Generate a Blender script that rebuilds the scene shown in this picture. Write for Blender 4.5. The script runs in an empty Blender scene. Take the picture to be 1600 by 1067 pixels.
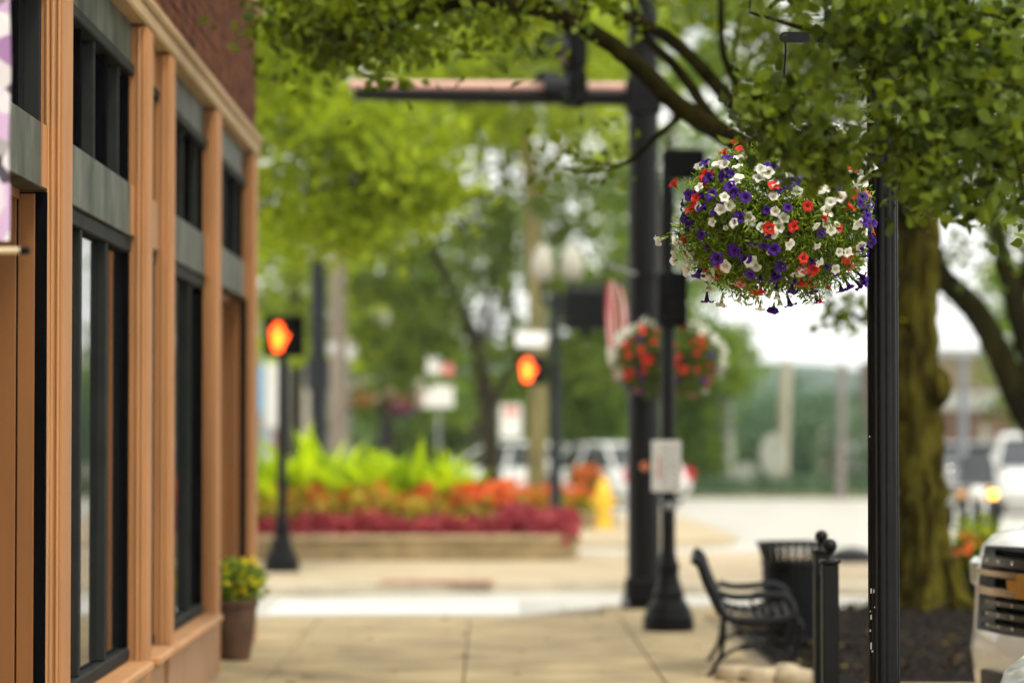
import bpy, bmesh, math, random
import numpy as np
from mathutils import Vector, Matrix

random.seed(7)
RNG = np.random.default_rng(11)
sc = bpy.context.scene
COL = sc.collection
PI = math.pi

# ------------------------------------------------------------------ camera
EYE = Vector((0.0, 0.0, 1.6))
FPX = 105.0 / 36.0 * 1600.0          # focal length in photo pixels
YAW = math.atan(35.0 / FPX)
PITCH = math.atan(139.0 / FPX)
cd = bpy.data.cameras.new('camera')
cam = bpy.data.objects.new('camera', cd)
COL.objects.link(cam)
cam.location = EYE
cam.rotation_euler = (PI / 2 + PITCH, 0, -YAW)
cd.lens = 105.0
cd.sensor_width = 36.0
cd.clip_start = 0.1
cd.clip_end = 4000.0
cd.dof.use_dof = True
cd.dof.focus_distance = 12.15
cd.dof.aperture_fstop = 1.4
sc.camera = cam

# ------------------------------------------------------------------ sky, sun, exposure
SUN_EL, SUN_AZ = math.radians(58), math.radians(150)   # azimuth clockwise from +Y
w = bpy.data.worlds.new('World')
sc.world = w
w.use_nodes = True
nt = w.node_tree
bg = nt.nodes['Background']
sky = nt.nodes.new('ShaderNodeTexSky')
sky.sky_type = 'NISHITA'
sky.sun_disc = False
sky.sun_elevation = SUN_EL
sky.sun_rotation = SUN_AZ
sky.dust_density = 3.0
mx = nt.nodes.new('ShaderNodeMix')
mx.data_type = 'RGBA'
mx.inputs[0].default_value = 0.9      # an even overcast veil over the blue
mx.inputs[7].default_value = (9.4, 9.3, 8.8, 1)
nt.links.new(sky.outputs[0], mx.inputs[6])
nt.links.new(mx.outputs[2], bg.inputs[0])
bg.inputs[1].default_value = 0.12
sl = bpy.data.lights.new('sun', 'SUN')
sl.energy = 1.5
sl.angle = math.radians(14)
sl.color = (1.0, 0.95, 0.86)
so = bpy.data.objects.new('sun', sl)
COL.objects.link(so)
sdir = Vector((math.sin(SUN_AZ) * math.cos(SUN_EL), math.cos(SUN_AZ) * math.cos(SUN_EL), math.sin(SUN_EL)))
so.rotation_euler = sdir.to_track_quat('Z', 'Y').to_euler()
so.location = (6, -6, 20)
sc.view_settings.view_transform = 'Standard'
sc.view_settings.look = 'None'
sc.view_settings.gamma = 1.0
sc.view_settings.use_curve_mapping = False
sc.view_settings.exposure = 0.75
sc.render.engine = 'CYCLES'
try:
    sc.cycles.use_denoising = True
    sc.cycles.denoiser = 'OPENIMAGEDENOISE'
except Exception:
    pass
sc.cycles.max_bounces = 5
sc.cycles.diffuse_bounces = 3
sc.cycles.glossy_bounces = 2
sc.cycles.transmission_bounces = 3
sc.cycles.use_adaptive_sampling = True
sc.cycles.adaptive_threshold = 0.03
sc.cycles.transparent_max_bounces = 8
sc.cycles.volume_bounces = 0

# ------------------------------------------------------------------ pixel -> place
_RM = (Matrix.Rotation(-YAW, 3, 'Z') @ Matrix.Rotation(PI / 2 + PITCH, 3, 'X'))
def P(px, py, d):
    """point at depth Y = d seen at photo pixel (px, py)"""
    r = _RM @ Vector(((px - 800.0) / FPX, (533.5 - py) / FPX, -1.0))
    return EYE + r * (d / r.y)
def PX(px, d):
    return P(px, 672, d).x
def PZ(py, d):
    return P(765, py, d).z

# ------------------------------------------------------------------ materials
MATS = {}
def _new(name):
    m = bpy.data.materials.new(name)
    m.use_nodes = True
    return m, m.node_tree, m.node_tree.nodes['Principled BSDF']
def mat(name, col, rough=0.6, metal=0.0, var=0.15, scale=6.0, bump=0.0, bscale=60.0, col2=None, thr=(0.35, 0.65), emit=0.0, stretch=None, spec=0.5, coat=0.0):
    if name in MATS:
        return MATS[name]
    m, t, b = _new(name)
    tc = t.nodes.new('ShaderNodeTexCoord')
    src = tc.outputs['Object']
    if stretch:
        mp = t.nodes.new('ShaderNodeMapping')
        mp.inputs['Scale'].default_value = stretch
        t.links.new(src, mp.inputs[0])
        src = mp.outputs[0]
    n = t.nodes.new('ShaderNodeTexNoise')
    n.inputs['Scale'].default_value = scale
    n.inputs['Detail'].default_value = 5
    t.links.new(src, n.inputs['Vector'])
    cr = t.nodes.new('ShaderNodeValToRGB')
    c = Vector(col[:3])
    if col2 is None:
        a, z = c * (1 - var), c * (1 + var)
    else:
        a, z = c, Vector(col2[:3])
    cr.color_ramp.elements[0].position = thr[0]
    cr.color_ramp.elements[1].position = thr[1]
    cr.color_ramp.elements[0].color = (*a, 1)
    cr.color_ramp.elements[1].color = (*z, 1)
    t.links.new(n.outputs[0], cr.inputs[0])
    t.links.new(cr.outputs[0], b.inputs['Base Color'])
    b.inputs['Roughness'].default_value = rough
    b.inputs['Metallic'].default_value = metal
    b.inputs['Specular IOR Level'].default_value = spec
    b.inputs['Coat Weight'].default_value = coat
    if bump > 0:
        n2 = t.nodes.new('ShaderNodeTexNoise')
        n2.inputs['Scale'].default_value = bscale
        n2.inputs['Detail'].default_value = 6
        t.links.new(src, n2.inputs['Vector'])
        bp = t.nodes.new('ShaderNodeBump')
        bp.inputs['Strength'].default_value = bump
        bp.inputs['Distance'].default_value = 0.02
        t.links.new(n2.outputs[0], bp.inputs['Height'])
        t.links.new(bp.outputs[0], b.inputs['Normal'])
    if emit > 0:
        t.links.new(cr.outputs[0], b.inputs['Emission Color'])
        b.inputs['Emission Strength'].default_value = emit
    MATS[name] = m
    return m
def leafmat(name, c1, c2, trans=0.35, rough=0.5, tcol=None):
    if name in MATS:
        return MATS[name]
    m, t, b = _new(name)
    g = t.nodes.new('ShaderNodeNewGeometry')
    cr = t.nodes.new('ShaderNodeValToRGB')
    cr.color_ramp.elements[0].color = (*c1, 1)
    cr.color_ramp.elements[1].color = (*c2, 1)
    e = cr.color_ramp.elements.new(0.93)
    e.color = (*[min(1, q * 1.05) for q in c2], 1)
    oi = t.nodes.new('ShaderNodeObjectInfo')
    ad = t.nodes.new('ShaderNodeMath'); ad.operation = 'ADD'
    t.links.new(g.outputs['Random Per Island'], ad.inputs[0]); t.links.new(oi.outputs['Random'], ad.inputs[1])
    fr_ = t.nodes.new('ShaderNodeMath'); fr_.operation = 'FRACT'; t.links.new(ad.outputs[0], fr_.inputs[0])
    t.links.new(fr_.outputs[0], cr.inputs[0])
    t.links.new(cr.outputs[0], b.inputs['Base Color'])
    b.inputs['Roughness'].default_value = rough
    b.inputs['Specular IOR Level'].default_value = 0.15
    tr = t.nodes.new('ShaderNodeBsdfTranslucent')
    mc = t.nodes.new('ShaderNodeMix')
    mc.data_type = 'RGBA'
    mc.blend_type = 'MULTIPLY'
    mc.inputs[0].default_value = 1.0
    mc.inputs[7].default_value = (*(tcol or (1.5, 1.4, 0.5)), 1)
    t.links.new(cr.outputs[0], mc.inputs[6])
    t.links.new(mc.outputs[2], tr.inputs[0])
    ms = t.nodes.new('ShaderNodeMixShader')
    ms.inputs[0].default_value = trans
    t.links.new(b.outputs[0], ms.inputs[1])
    t.links.new(tr.outputs[0], ms.inputs[2])
    t.links.new(ms.outputs[0], t.nodes['Material Output'].inputs[0])
    MATS[name] = m
    return m
def glassmat(name, col, rough=0.03):
    m, t, b = _new(name)
    b.inputs['Base Color'].default_value = (*col, 1)
    b.inputs['Roughness'].default_value = rough
    b.inputs['Specular IOR Level'].default_value = 0.6
    MATS[name] = m
    return m
def emitmat(name, col, strength):
    m, t, b = _new(name)
    b.inputs['Base Color'].default_value = (*col, 1)
    b.inputs['Emission Color'].default_value = (*col, 1)
    b.inputs['Emission Strength'].default_value = strength
    MATS[name] = m
    return m
def petalmat(name, petal, throat, r0, r1, vein=0.0):
    m, t, b = _new(name)
    tc = t.nodes.new('ShaderNodeTexCoord')
    sp = t.nodes.new('ShaderNodeSeparateXYZ')
    t.links.new(tc.outputs['Object'], sp.inputs[0])
    cx = t.nodes.new('ShaderNodeCombineXYZ')
    t.links.new(sp.outputs[0], cx.inputs[0]); t.links.new(sp.outputs[1], cx.inputs[1])
    ln = t.nodes.new('ShaderNodeVectorMath'); ln.operation = 'LENGTH'
    t.links.new(cx.outputs[0], ln.inputs[0])
    mr = t.nodes.new('ShaderNodeMapRange')
    mr.inputs[1].default_value = r0; mr.inputs[2].default_value = r1
    t.links.new(ln.outputs['Value'], mr.inputs[0])
    mxn = t.nodes.new('ShaderNodeMix'); mxn.data_type = 'RGBA'
    mxn.inputs[6].default_value = (*throat, 1); mxn.inputs[7].default_value = (*petal, 1)
    t.links.new(mr.outputs[0], mxn.inputs[0])
    oi = t.nodes.new('ShaderNodeObjectInfo')
    hs = t.nodes.new('ShaderNodeHueSaturation')
    mv = t.nodes.new('ShaderNodeMapRange'); mv.inputs[3].default_value = 0.8; mv.inputs[4].default_value = 1.12
    t.links.new(oi.outputs['Random'], mv.inputs[0]); t.links.new(mv.outputs[0], hs.inputs['Value'])
    t.links.new(mxn.outputs[2], hs.inputs['Color'])
    t.links.new(hs.outputs[0], b.inputs['Base Color'])
    b.inputs['Roughness'].default_value = 0.6
    b.inputs['Specular IOR Level'].default_value = 0.25
    tr = t.nodes.new('ShaderNodeBsdfTranslucent'); t.links.new(hs.outputs[0], tr.inputs[0])
    ms = t.nodes.new('ShaderNodeMixShader'); ms.inputs[0].default_value = 0.3
    t.links.new(b.outputs[0], ms.inputs[1]); t.links.new(tr.outputs[0], ms.inputs[2])
    t.links.new(ms.outputs[0], t.nodes['Material Output'].inputs[0])
    MATS[name] = m
    return m

M_ROAD = mat('road_concrete', (0.44, 0.425, 0.375), 0.85, var=0.10, scale=0.7, bump=0.15, bscale=90)
M_SLAB = mat('sidewalk_concrete', (0.36, 0.275, 0.142), 0.85, var=0.24, scale=1.6, bump=0.25, bscale=120)
M_SLAB2 = mat('far_sidewalk', (0.44, 0.35, 0.22), 0.85, var=0.10, scale=1.2, bump=0.2, bscale=80)
M_JOINT = mat('joint_dirt', (0.22, 0.175, 0.11), 0.95, var=0.2)
M_KERB = mat('kerb', (0.47, 0.41, 0.30), 0.85, var=0.15, scale=3, bump=0.2)
M_PAINT = mat('road_paint', (0.66, 0.65, 0.60), 0.7, var=0.06, scale=9)
M_TACT = mat('tactile_red', (0.42, 0.22, 0.15), 0.8, var=0.15)
M_EARTH = mat('verge', (0.12, 0.16, 0.05), 0.95, var=0.3, scale=0.8)
M_MULCH = mat('mulch', (0.010, 0.008, 0.006), 0.95, var=0.4, scale=25, bump=0.8, bscale=60, spec=.15)
M_STONE = mat('edging_stone', (0.42, 0.34, 0.22), 0.9, var=0.25, scale=7, bump=0.5, bscale=30)
M_BLACK = mat('black_paint', (0.005, 0.0052, 0.0055), 0.42, var=0.25, scale=20, spec=0.2)
M_BLACKR = mat('black_rough', (0.004, 0.004, 0.004), 0.7, var=0.25, scale=20, spec=.1)
M_IRON = mat('cast_iron', (0.005, 0.005, 0.0055), 0.5, var=0.3, scale=30, bump=0.1, bscale=90, spec=.15)
M_DKGREY = mat('dark_grey_paint', (0.013, 0.015, 0.018), 0.5, var=0.2, scale=8, spec=.2)
M_STEEL = mat('galvanised', (0.30, 0.30, 0.30), 0.5, metal=0.3, var=0.15)
M_CHROME = mat('chrome', (0.6, 0.6, 0.58), 0.15, metal=1.0, var=0.05)
M_WOODPOLE = mat('pole_timber', (0.26, 0.22, 0.175), 0.9, var=0.2, scale=5, stretch=(1, 1, 0.15), bump=0.3)
M_PALEPOLE = mat('pale_timber', (0.44, 0.40, 0.31), 0.9, var=0.15, scale=5, stretch=(1, 1, 0.15))
M_BARK = mat('mossy_bark', (0.022, 0.016, 0.003), 0.95, spec=0, scale=13, col2=(0.092, 0.080, 0.010), thr=(0.40, 0.60), stretch=(1, 1, 0.22), bump=1.0, bscale=30)
M_BARKD = mat('dark_bark', (0.010, 0.008, 0.003), 0.95, spec=0, scale=7, col2=(0.024, 0.021, 0.004), thr=(0.4, 0.65), stretch=(1, 1, 0.4), bump=0.6, bscale=25)
M_BARKF = mat('far_bark', (0.035, 0.030, 0.014), 0.95, var=0.3, scale=4, stretch=(1, 1, 0.3))
M_BARKO = mat('olive_bark', (0.19, 0.165, 0.065), 0.95, var=0.25, scale=4, stretch=(1, 1, 0.3))
M_TAN = mat('tan_pilaster', (0.38, 0.165, 0.05), 0.65, var=0.10, scale=3, bump=0.10, bscale=55, stretch=(1.5, 1.5, .6))
M_TANHI = mat('tan_moulding', (0.45, 0.22, 0.085), 0.6, var=0.08, scale=3, stretch=(1.5, 1.5, .5))
M_ALC = mat('alcove_boards', (0.23, 0.092, 0.022), 0.6, var=0.07, scale=2.5, stretch=(4, 4, 0.4))
M_PLINTH = mat('plinth_render', (0.33, 0.18, 0.090), 0.7, var=0.07, scale=3, bump=0.08)
M_CORN = mat('cornice_stone', (0.40, 0.27, 0.135), 0.7, var=0.08, scale=3)
M_BRICK = mat('brown_brick', (0.115, 0.040, 0.018), 0.9, var=0.55, scale=9, bump=0.3, spec=.1)
M_MORTAR = mat('brick_mortar', (0.11, 0.068, 0.045), 0.95, var=0.2, spec=.1)
M_FRAME = mat('window_frame', (0.004, 0.004, 0.0045), 0.7, var=0.15, spec=.0)
M_FRAMEG = mat('window_frame_grey', (0.026, 0.028, 0.026), 0.6, var=0.12, spec=.02)
M_ZINC = mat('mottled_panel', (0.036, 0.043, 0.031), 0.45, metal=0.0, spec=.04, scale=2.6, col2=(0.135, 0.142, 0.112), thr=(0.36, 0.72), stretch=(1, 1.5, 0.8), bump=0.05, bscale=12)  # grey-green panel; mottling puts the green reflection of trees into the colour
M_GLASS = glassmat('dark_glass', (0.010, 0.012, 0.012))
M_GLASSB = glassmat('car_glass', (0.03, 0.036, 0.04))
M_WHITE = mat('white_car_paint', (0.78, 0.78, 0.76), 0.28, var=0.03, coat=0.6)
M_SILVER = mat('silver_car_paint', (0.50, 0.51, 0.50), 0.3, metal=0.3, var=0.04, coat=0.6)
M_RUBBER = mat('rubber', (0.02, 0.02, 0.02), 0.85, var=0.2)
M_TAIL = mat('tail_red', (0.50, 0.01, 0.02), 0.3, var=0.1)
M_PLASTIC = mat('trim_plastic', (0.02, 0.02, 0.02), 0.55, var=0.2)
M_GRBAR = mat('grille_bar', (0.06, 0.06, 0.058), 0.3, metal=0.7, var=0.1)
M_BRONZE = mat('bronze_bar', (0.48, 0.37, 0.26), 0.25, metal=0.8, var=0.1)
M_GOLD = mat('gold_emblem', (0.72, 0.36, 0.05), 0.25, metal=0.6, var=0.1)
M_SIGN = mat('sign_white', (0.72, 0.71, 0.66), 0.6, var=0.08, scale=10)
M_SIGNW = mat('sign_bright', (0.85, 0.85, 0.84), 0.6, var=0.05)
M_RED = mat('sign_red', (0.55, 0.07, 0.06), 0.6, var=0.1)
M_SIGNG = mat('sign_grey', (0.40, 0.40, 0.38), 0.6, var=0.1)
M_YEL = mat('hydrant_yellow', (0.80, 0.50, 0.03), 0.45, var=0.08)
M_GLOBE = mat('acorn_globe', (0.36, 0.34, 0.27), 0.3, var=0.06)
M_POT = mat('terracotta_dark', (0.085, 0.040, 0.018), 0.7, var=0.25, scale=7, bump=0.15)
M_SOIL = mat('soil', (0.03, 0.022, 0.015), 0.95, var=0.3, scale=20, bump=0.6)
M_PLANTER = mat('planter_stone', (0.27, 0.20, 0.10), 0.9, scale=3, var=0.25, bump=0.35, bscale=30)
M_PLANTERC = mat('planter_cap', (0.46, 0.36, 0.21), 0.85, var=0.12, scale=3)
M_PINK = mat('pale_pink_tube', (0.72, 0.42, 0.36), 0.5, scale=2.2, var=0.16, stretch=(1.4, 1, 1))
M_HAND = emitmat('hand_glow', (1.0, 0.085, 0.012), 3.2)
M_HANDC = emitmat('hand_core', (1.0, 0.30, 0.01), 2.0)
M_HEAD = emitmat('headlight_glow', (1.0, 0.97, 0.88), 9.0)
M_HEADD = emitmat('headlight_dim', (1.0, 1.0, 0.75), 2.5)
M_AMBER = emitmat('amber_glow', (1.0, 0.40, 0.03), 5.0)
M_LINER = mat('coco_liner', (0.05, 0.032, 0.018), 0.95, var=0.4, scale=30, bump=0.6)
PET_W = petalmat('petal_white', (0.95, 0.945, 0.86), (0.62, 0.62, 0.16), 0.002, 0.010)
PET_P = petalmat('petal_purple', (0.085, 0.018, 0.30), (0.02, 0.004, 0.09), 0.001, 0.016)
PET_R = petalmat('petal_red', (0.80, 0.045, 0.028), (0.35, 0.012, 0.01), 0.001, 0.009)
PET_K = petalmat('petal_pink', (0.72, 0.22, 0.22), (0.5, 0.1, 0.05), 0.001, 0.009)
L_BASK = leafmat('basket_leaf', (0.045, 0.095, 0.006), (0.32, 0.45, 0.045), 0.35, 0.5)
L_NEAR = leafmat('near_leaf', (0.010, 0.022, 0.002), (0.145, 0.205, 0.018), 0.40, 0.42, (1.5, 1.35, 0.35))
L_MAIN = leafmat('main_leaf', (0.042, 0.072, 0.003), (0.15, 0.20, 0.010), 0.42, 0.5, (1.6, 1.45, 0.3))
L_LIME = leafmat('lime_tree_leaf', (0.10, 0.16, 0.004), (0.34, 0.43, 0.018), 0.42, 0.55, (1.45, 1.35, 0.4))
L_DARK = leafmat('dark_tree_leaf', (0.030, 0.058, 0.006), (0.13, 0.19, 0.022), 0.36, 0.55, (1.4, 1.35, 0.5))
L_MID = leafmat('mid_tree_leaf', (0.06, 0.12, 0.010), (0.22, 0.32, 0.04), 0.4, 0.55, (1.4, 1.35, 0.5))
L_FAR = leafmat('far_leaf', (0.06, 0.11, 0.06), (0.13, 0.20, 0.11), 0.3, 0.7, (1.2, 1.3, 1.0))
L_BED = leafmat('lime_bed_leaf', (0.20, 0.33, 0.006), (0.54, 0.66, 0.025), 0.45, 0.5, (1.3, 1.3, 0.4))
L_YEL = leafmat('yellow_bed_leaf', (0.42, 0.42, 0.05), (0.70, 0.62, 0.12), 0.4, 0.5)
L_ORG = leafmat('orange_petal', (0.70, 0.10, 0.02), (0.85, 0.20, 0.07), 0.35, 0.6, (1.2, 1.0, 0.9))
L_CRIM = leafmat('crimson_leaf', (0.20, 0.022, 0.03), (0.52, 0.10, 0.12), 0.3, 0.5, (1.4, 1.0, 1.0))
L_YFLOW = leafmat('yellow_petal', (0.70, 0.58, 0.02), (0.85, 0.74, 0.04), 0.3, 0.6)
L_WPET = leafmat('far_white_petal', (0.70, 0.69, 0.55), (0.82, 0.80, 0.70), 0.3, 0.6, (1, 1, 1))
L_PPET = leafmat('far_purple_petal', (0.07, 0.015, 0.22), (0.16, 0.04, 0.32), 0.3, 0.6, (1, 1, 1))

# ------------------------------------------------------------------ mesh helpers
class MB:
    def __init__(s):
        s.v, s.f, s.mi = [], [], []
    def add(s, vs, fs, mi=0):
        o = len(s.v)
        s.v += [tuple(q) for q in vs]
        s.f += [tuple(i + o for i in f) for f in fs]
        s.mi += [mi] * len(fs)
        return s
    def box(s, x0, x1, y0, y1, z0, z1, mi=0, bev=0.0):
        if bev > 0:
            b = min(bev, (x1 - x0) * .45, (y1 - y0) * .45, (z1 - z0) * .45)
            vs, idx = [], {}
            for i, (X, sx) in enumerate(((x0, 1), (x1, -1))):
                for j, (Y, sy) in enumerate(((y0, 1), (y1, -1))):
                    for k, (Z, sz) in enumerate(((z0, 1), (z1, -1))):
                        for a in range(3):
                            p = [X + sx * b, Y + sy * b, Z + sz * b]
                            p[a] = (X, Y, Z)[a]
                            idx[i, j, k, a] = len(vs); vs.append(p)
            fs = []
            for a in range(3):
                u, w_ = (a + 1) % 3, (a + 2) % 3
                for e in (0, 1):
                    q = []
                    for (m, n) in ((0, 0), (1, 0), (1, 1), (0, 1)):
                        ijk = [0, 0, 0]; ijk[a] = e; ijk[u] = m; ijk[w_] = n
                        q.append(idx[ijk[0], ijk[1], ijk[2], a])
                    fs.append(q if e else q[::-1])
            for a in range(3):          # edges along axis a
                u, w_ = (a + 1) % 3, (a + 2) % 3
                for m in (0, 1):
                    for n in (0, 1):
                        q = []
                        for (e, ax) in ((0, u), (1, u), (1, w_), (0, w_)):
                            ijk = [0, 0, 0]; ijk[a] = e; ijk[u] = m; ijk[w_] = n
                            q.append(idx[ijk[0], ijk[1], ijk[2], ax])
                        fs.append(q if (m ^ n) else q[::-1])
            for i in (0, 1):
                for j in (0, 1):
                    for k in (0, 1):
                        q = [idx[i, j, k, a] for a in range(3)]
                        fs.append(q if (i + j + k) % 2 else q[::-1])
            return s.add(vs, fs, mi)
        vs = [(x, y, z) for z in (z0, z1) for y in (y0, y1) for x in (x0, x1)]
        fs = [(0, 2, 3, 1), (4, 5, 7, 6), (0, 1, 5, 4), (2, 6, 7, 3), (0, 4, 6, 2), (1, 3, 7, 5)]
        return s.add(vs, fs, mi)
    def tube(s, pts, rad, n=8, cap=True, mi=0, flat=None, ridge=0.0):
        pts = [Vector(p) for p in pts]
        if not hasattr(rad, '__len__'):
            rad = [rad] * len(pts)
        vs, fs = [], []
        up = None
        for i, p in enumerate(pts):
            a = pts[max(i - 1, 0)]; b = pts[min(i + 1, len(pts) - 1)]
            t = (b - a)
            if t.length < 1e-9: t = Vector((0, 0, 1))
            t.normalize()
            if up is None:
                up = Vector((1, 0, 0)) if abs(t.x) < 0.8 else Vector((0, 1, 0))
            u = (up - t * up.dot(t))
            if u.length < 1e-6: u = t.orthogonal()
            u.normalize(); up = u
            v = t.cross(u)
            for k in range(n):
                c, q = math.cos(2 * PI * k / n), math.sin(2 * PI * k / n)
                fu, fv = (flat or (1, 1))
                if ridge:
                    th = 2 * PI * k / n
                    e = 1 + ridge * (.5 * math.sin(9 * th + .35 * i + 1.3 * math.sin(.5 * i)) + .35 * math.sin(14 * th - .22 * i) + .3 * math.sin(3 * th + .18 * i)); fu *= e; fv *= e
                vs.append(p + u * (c * rad[i] * fu) + v * (q * rad[i] * fv))
        for i in range(len(pts) - 1):
            for k in range(n):
                k2 = (k + 1) % n
                fs.append((i * n + k, i * n + k2, (i + 1) * n + k2, (i + 1) * n + k))
        if cap:
            fs.append(tuple(range(n))[::-1])
            fs.append(tuple((len(pts) - 1) * n + k for k in range(n)))
        return s.add(vs, fs, mi)
    def lathe(s, prof, c=(0, 0, 0), n=20, mi=0, cap=True, sx=1, sy=1, fn=None):
        vs, fs = [], []
        for (r, z) in prof:
            for k in range(n):
                a = 2 * PI * k / n
                q = fn(a, z) if fn else 1
                vs.append((c[0] + r * q * sx * math.cos(a), c[1] + r * q * sy * math.sin(a), c[2] + z))
        m = len(prof)
        for i in range(m - 1):
            for k in range(n):
                k2 = (k + 1) % n
                fs.append((i * n + k, i * n + k2, (i + 1) * n + k2, (i + 1) * n + k))
        if cap:
            fs.append(tuple(range(n))[::-1]); fs.append(tuple((m - 1) * n + k for k in range(n)))
        return s.add(vs, fs, mi)
    def prism(s, poly, a0, a1, axis='y', mi=0):
        """poly: 2-D outline; axis y: (x,z) outline extruded in y; z: (x,y); x: (y,z)"""
        n = len(poly)
        def q(p, a):
            return {'y': (p[0], a, p[1]), 'z': (p[0], p[1], a), 'x': (a, p[0], p[1])}[axis]
        vs = [q(p, a0) for p in poly] + [q(p, a1) for p in poly]
        fs = [tuple(range(n)), tuple(range(n, 2 * n))[::-1]]
        for i in range(n):
            j = (i + 1) % n
            fs.append((j, i, i + n, j + n))
        return s.add(vs, fs, mi)
    def sphere(s, c, r, n=12, m=8, mi=0):
        rr = r if hasattr(r, '__len__') else (r, r, r)
        prof = [(max(1e-4, math.sin(PI * i / m)), -math.cos(PI * i / m)) for i in range(m + 1)]
        vs, fs = [], []
        for (q, z) in prof:
            for k in range(n):
                a = 2 * PI * k / n
                vs.append((c[0] + rr[0] * q * math.cos(a), c[1] + rr[1] * q * math.sin(a), c[2] + rr[2] * z))
        for i in range(m):
            for k in range(n):
                k2 = (k + 1) % n
                fs.append((i * n + k, i * n + k2, (i + 1) * n + k2, (i + 1) * n + k))
        return s.add(vs, fs, mi)
    def mesh(s, name, mats, smooth=False, angle=None):
        me = bpy.data.meshes.new(name)
        me.from_pydata(s.v, [], s.f)
        if not isinstance(mats, (list, tuple)): mats = [mats]
        for m in mats: me.materials.append(m)
        if len(mats) > 1:
            me.polygons.foreach_set('material_index', s.mi)
        bm = bmesh.new(); bm.from_mesh(me)
        bmesh.ops.recalc_face_normals(bm, faces=bm.faces)
        if smooth:
            lim = math.radians(angle or 40)
            for f in bm.faces: f.smooth = True
            for e in bm.edges:
                if len(e.link_faces) == 2 and e.calc_face_angle(0) > lim: e.smooth = False
        bm.to_mesh(me); bm.free()
        return me
    def build(s, name, mats, parent=None, smooth=False, loc=None, angle=None):
        return link(name, s.mesh(name, mats, smooth, angle), parent, loc)

def link(name, me, parent=None, loc=None):
    o = bpy.data.objects.new(name, me)
    COL.objects.link(o)
    if parent is not None: o.parent = parent
    if loc is not None: o.location = loc
    return o
def tag(o, label=None, cat=None, group=None, kind=None):
    if label: o['label'] = label
    if cat: o['category'] = cat
    if group: o['group'] = group
    if kind: o['kind'] = kind
    return o
def thing(name, label, cat, loc=(0, 0, 0), rz=0.0, group=None):
    o = bpy.data.objects.new(name, None)
    COL.objects.link(o)
    o.empty_display_size = 0.2
    o.location = loc
    o.rotation_euler = (0, 0, rz)
    return tag(o, label, cat, group)
def structure(name, mb, m, parent=None, smooth=False):
    o = mb.build(name, m, parent, smooth)
    if parent is None: o['kind'] = 'structure'
    return o

TEMPL = {
    'kite': (np.array([(0, 0, 0), (.45, .30, .05), (1, 0, -.04), (.45, -.30, .05)]), [(0, 3, 2, 1)]),
    'lance': (np.array([(0, 0, 0), (.45, .13, .03), (1, 0, -.1), (.45, -.13, .03)]), [(0, 3, 2, 1)]),
    'ovate': (np.array([(0, 0, 0), (.12, .30, .04), (.40, .42, .07), (.76, .21, .03), (1.1, 0, -.12), (.76, -.21, .03), (.40, -.42, .07), (.12, -.30, .04), (.5, 0, -.03)]),
              [(0, 8, 2, 1), (8, 4, 3, 2), (0, 7, 6, 8), (8, 6, 5, 4)]),
}
def rand_unit(n):
    v = RNG.normal(size=(n, 3))
    return v / np.linalg.norm(v, axis=1, keepdims=True)
def leaf_mesh(name, m, cen, size, tmpl='kite', up=0.6, outw=None, hang=0.0):
    cen = np.asarray(cen, float); N = len(cen)
    size = np.broadcast_to(np.asarray(size, float), (N,))
    T, F = TEMPL[tmpl]
    nrm = rand_unit(N); nrm[:, 2] += up
    if outw is not None: nrm += outw
    nrm /= np.linalg.norm(nrm, axis=1, keepdims=True)
    t = rand_unit(N); t[:, 2] -= hang
    t -= nrm * (t * nrm).sum(1, keepdims=True)
    t /= np.linalg.norm(t, axis=1, keepdims=True) + 1e-9
    b = np.cross(nrm, t)
    k = len(T)
    V = cen[:, None, :] + size[:, None, None] * (T[None, :, 0:1] * t[:, None, :] + T[None, :, 1:2] * b[:, None, :] + T[None, :, 2:3] * nrm[:, None, :])
    V = V.reshape(-1, 3)
    me = bpy.data.meshes.new(name)
    me.vertices.add(len(V)); me.vertices.foreach_set('co', V.ravel())
    fl = [i for f in F for i in f]
    L = (np.array(fl)[None, :] + (np.arange(N) * k)[:, None]).ravel()
    me.loops.add(len(L)); me.loops.foreach_set('vertex_index', L)
    cnt = np.tile([len(f) for f in F], N)
    st = np.concatenate([[0], np.cumsum(cnt)[:-1]])
    me.polygons.add(len(cnt)); me.polygons.foreach_set('loop_start', st); me.polygons.foreach_set('loop_total', cnt)
    me.update(calc_edges=True)
    me.materials.append(m)
    return me
def smooth_path(pts, sub=5):
    pts = [Vector(p) for p in pts]
    if len(pts) < 3: return pts
    out = []
    for i in range(len(pts) - 1):
        p0 = pts[max(i - 1, 0)]; p1 = pts[i]; p2 = pts[i + 1]; p3 = pts[min(i + 2, len(pts) - 1)]
        for k in range(sub):
            t = k / sub
            out.append(0.5 * ((2 * p1) + (p2 - p0) * t + (2 * p0 - 5 * p1 + 4 * p2 - p3) * t * t + (3 * p1 - p0 - 3 * p2 + p3) * t ** 3))
    out.append(pts[-1])
    return out

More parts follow.
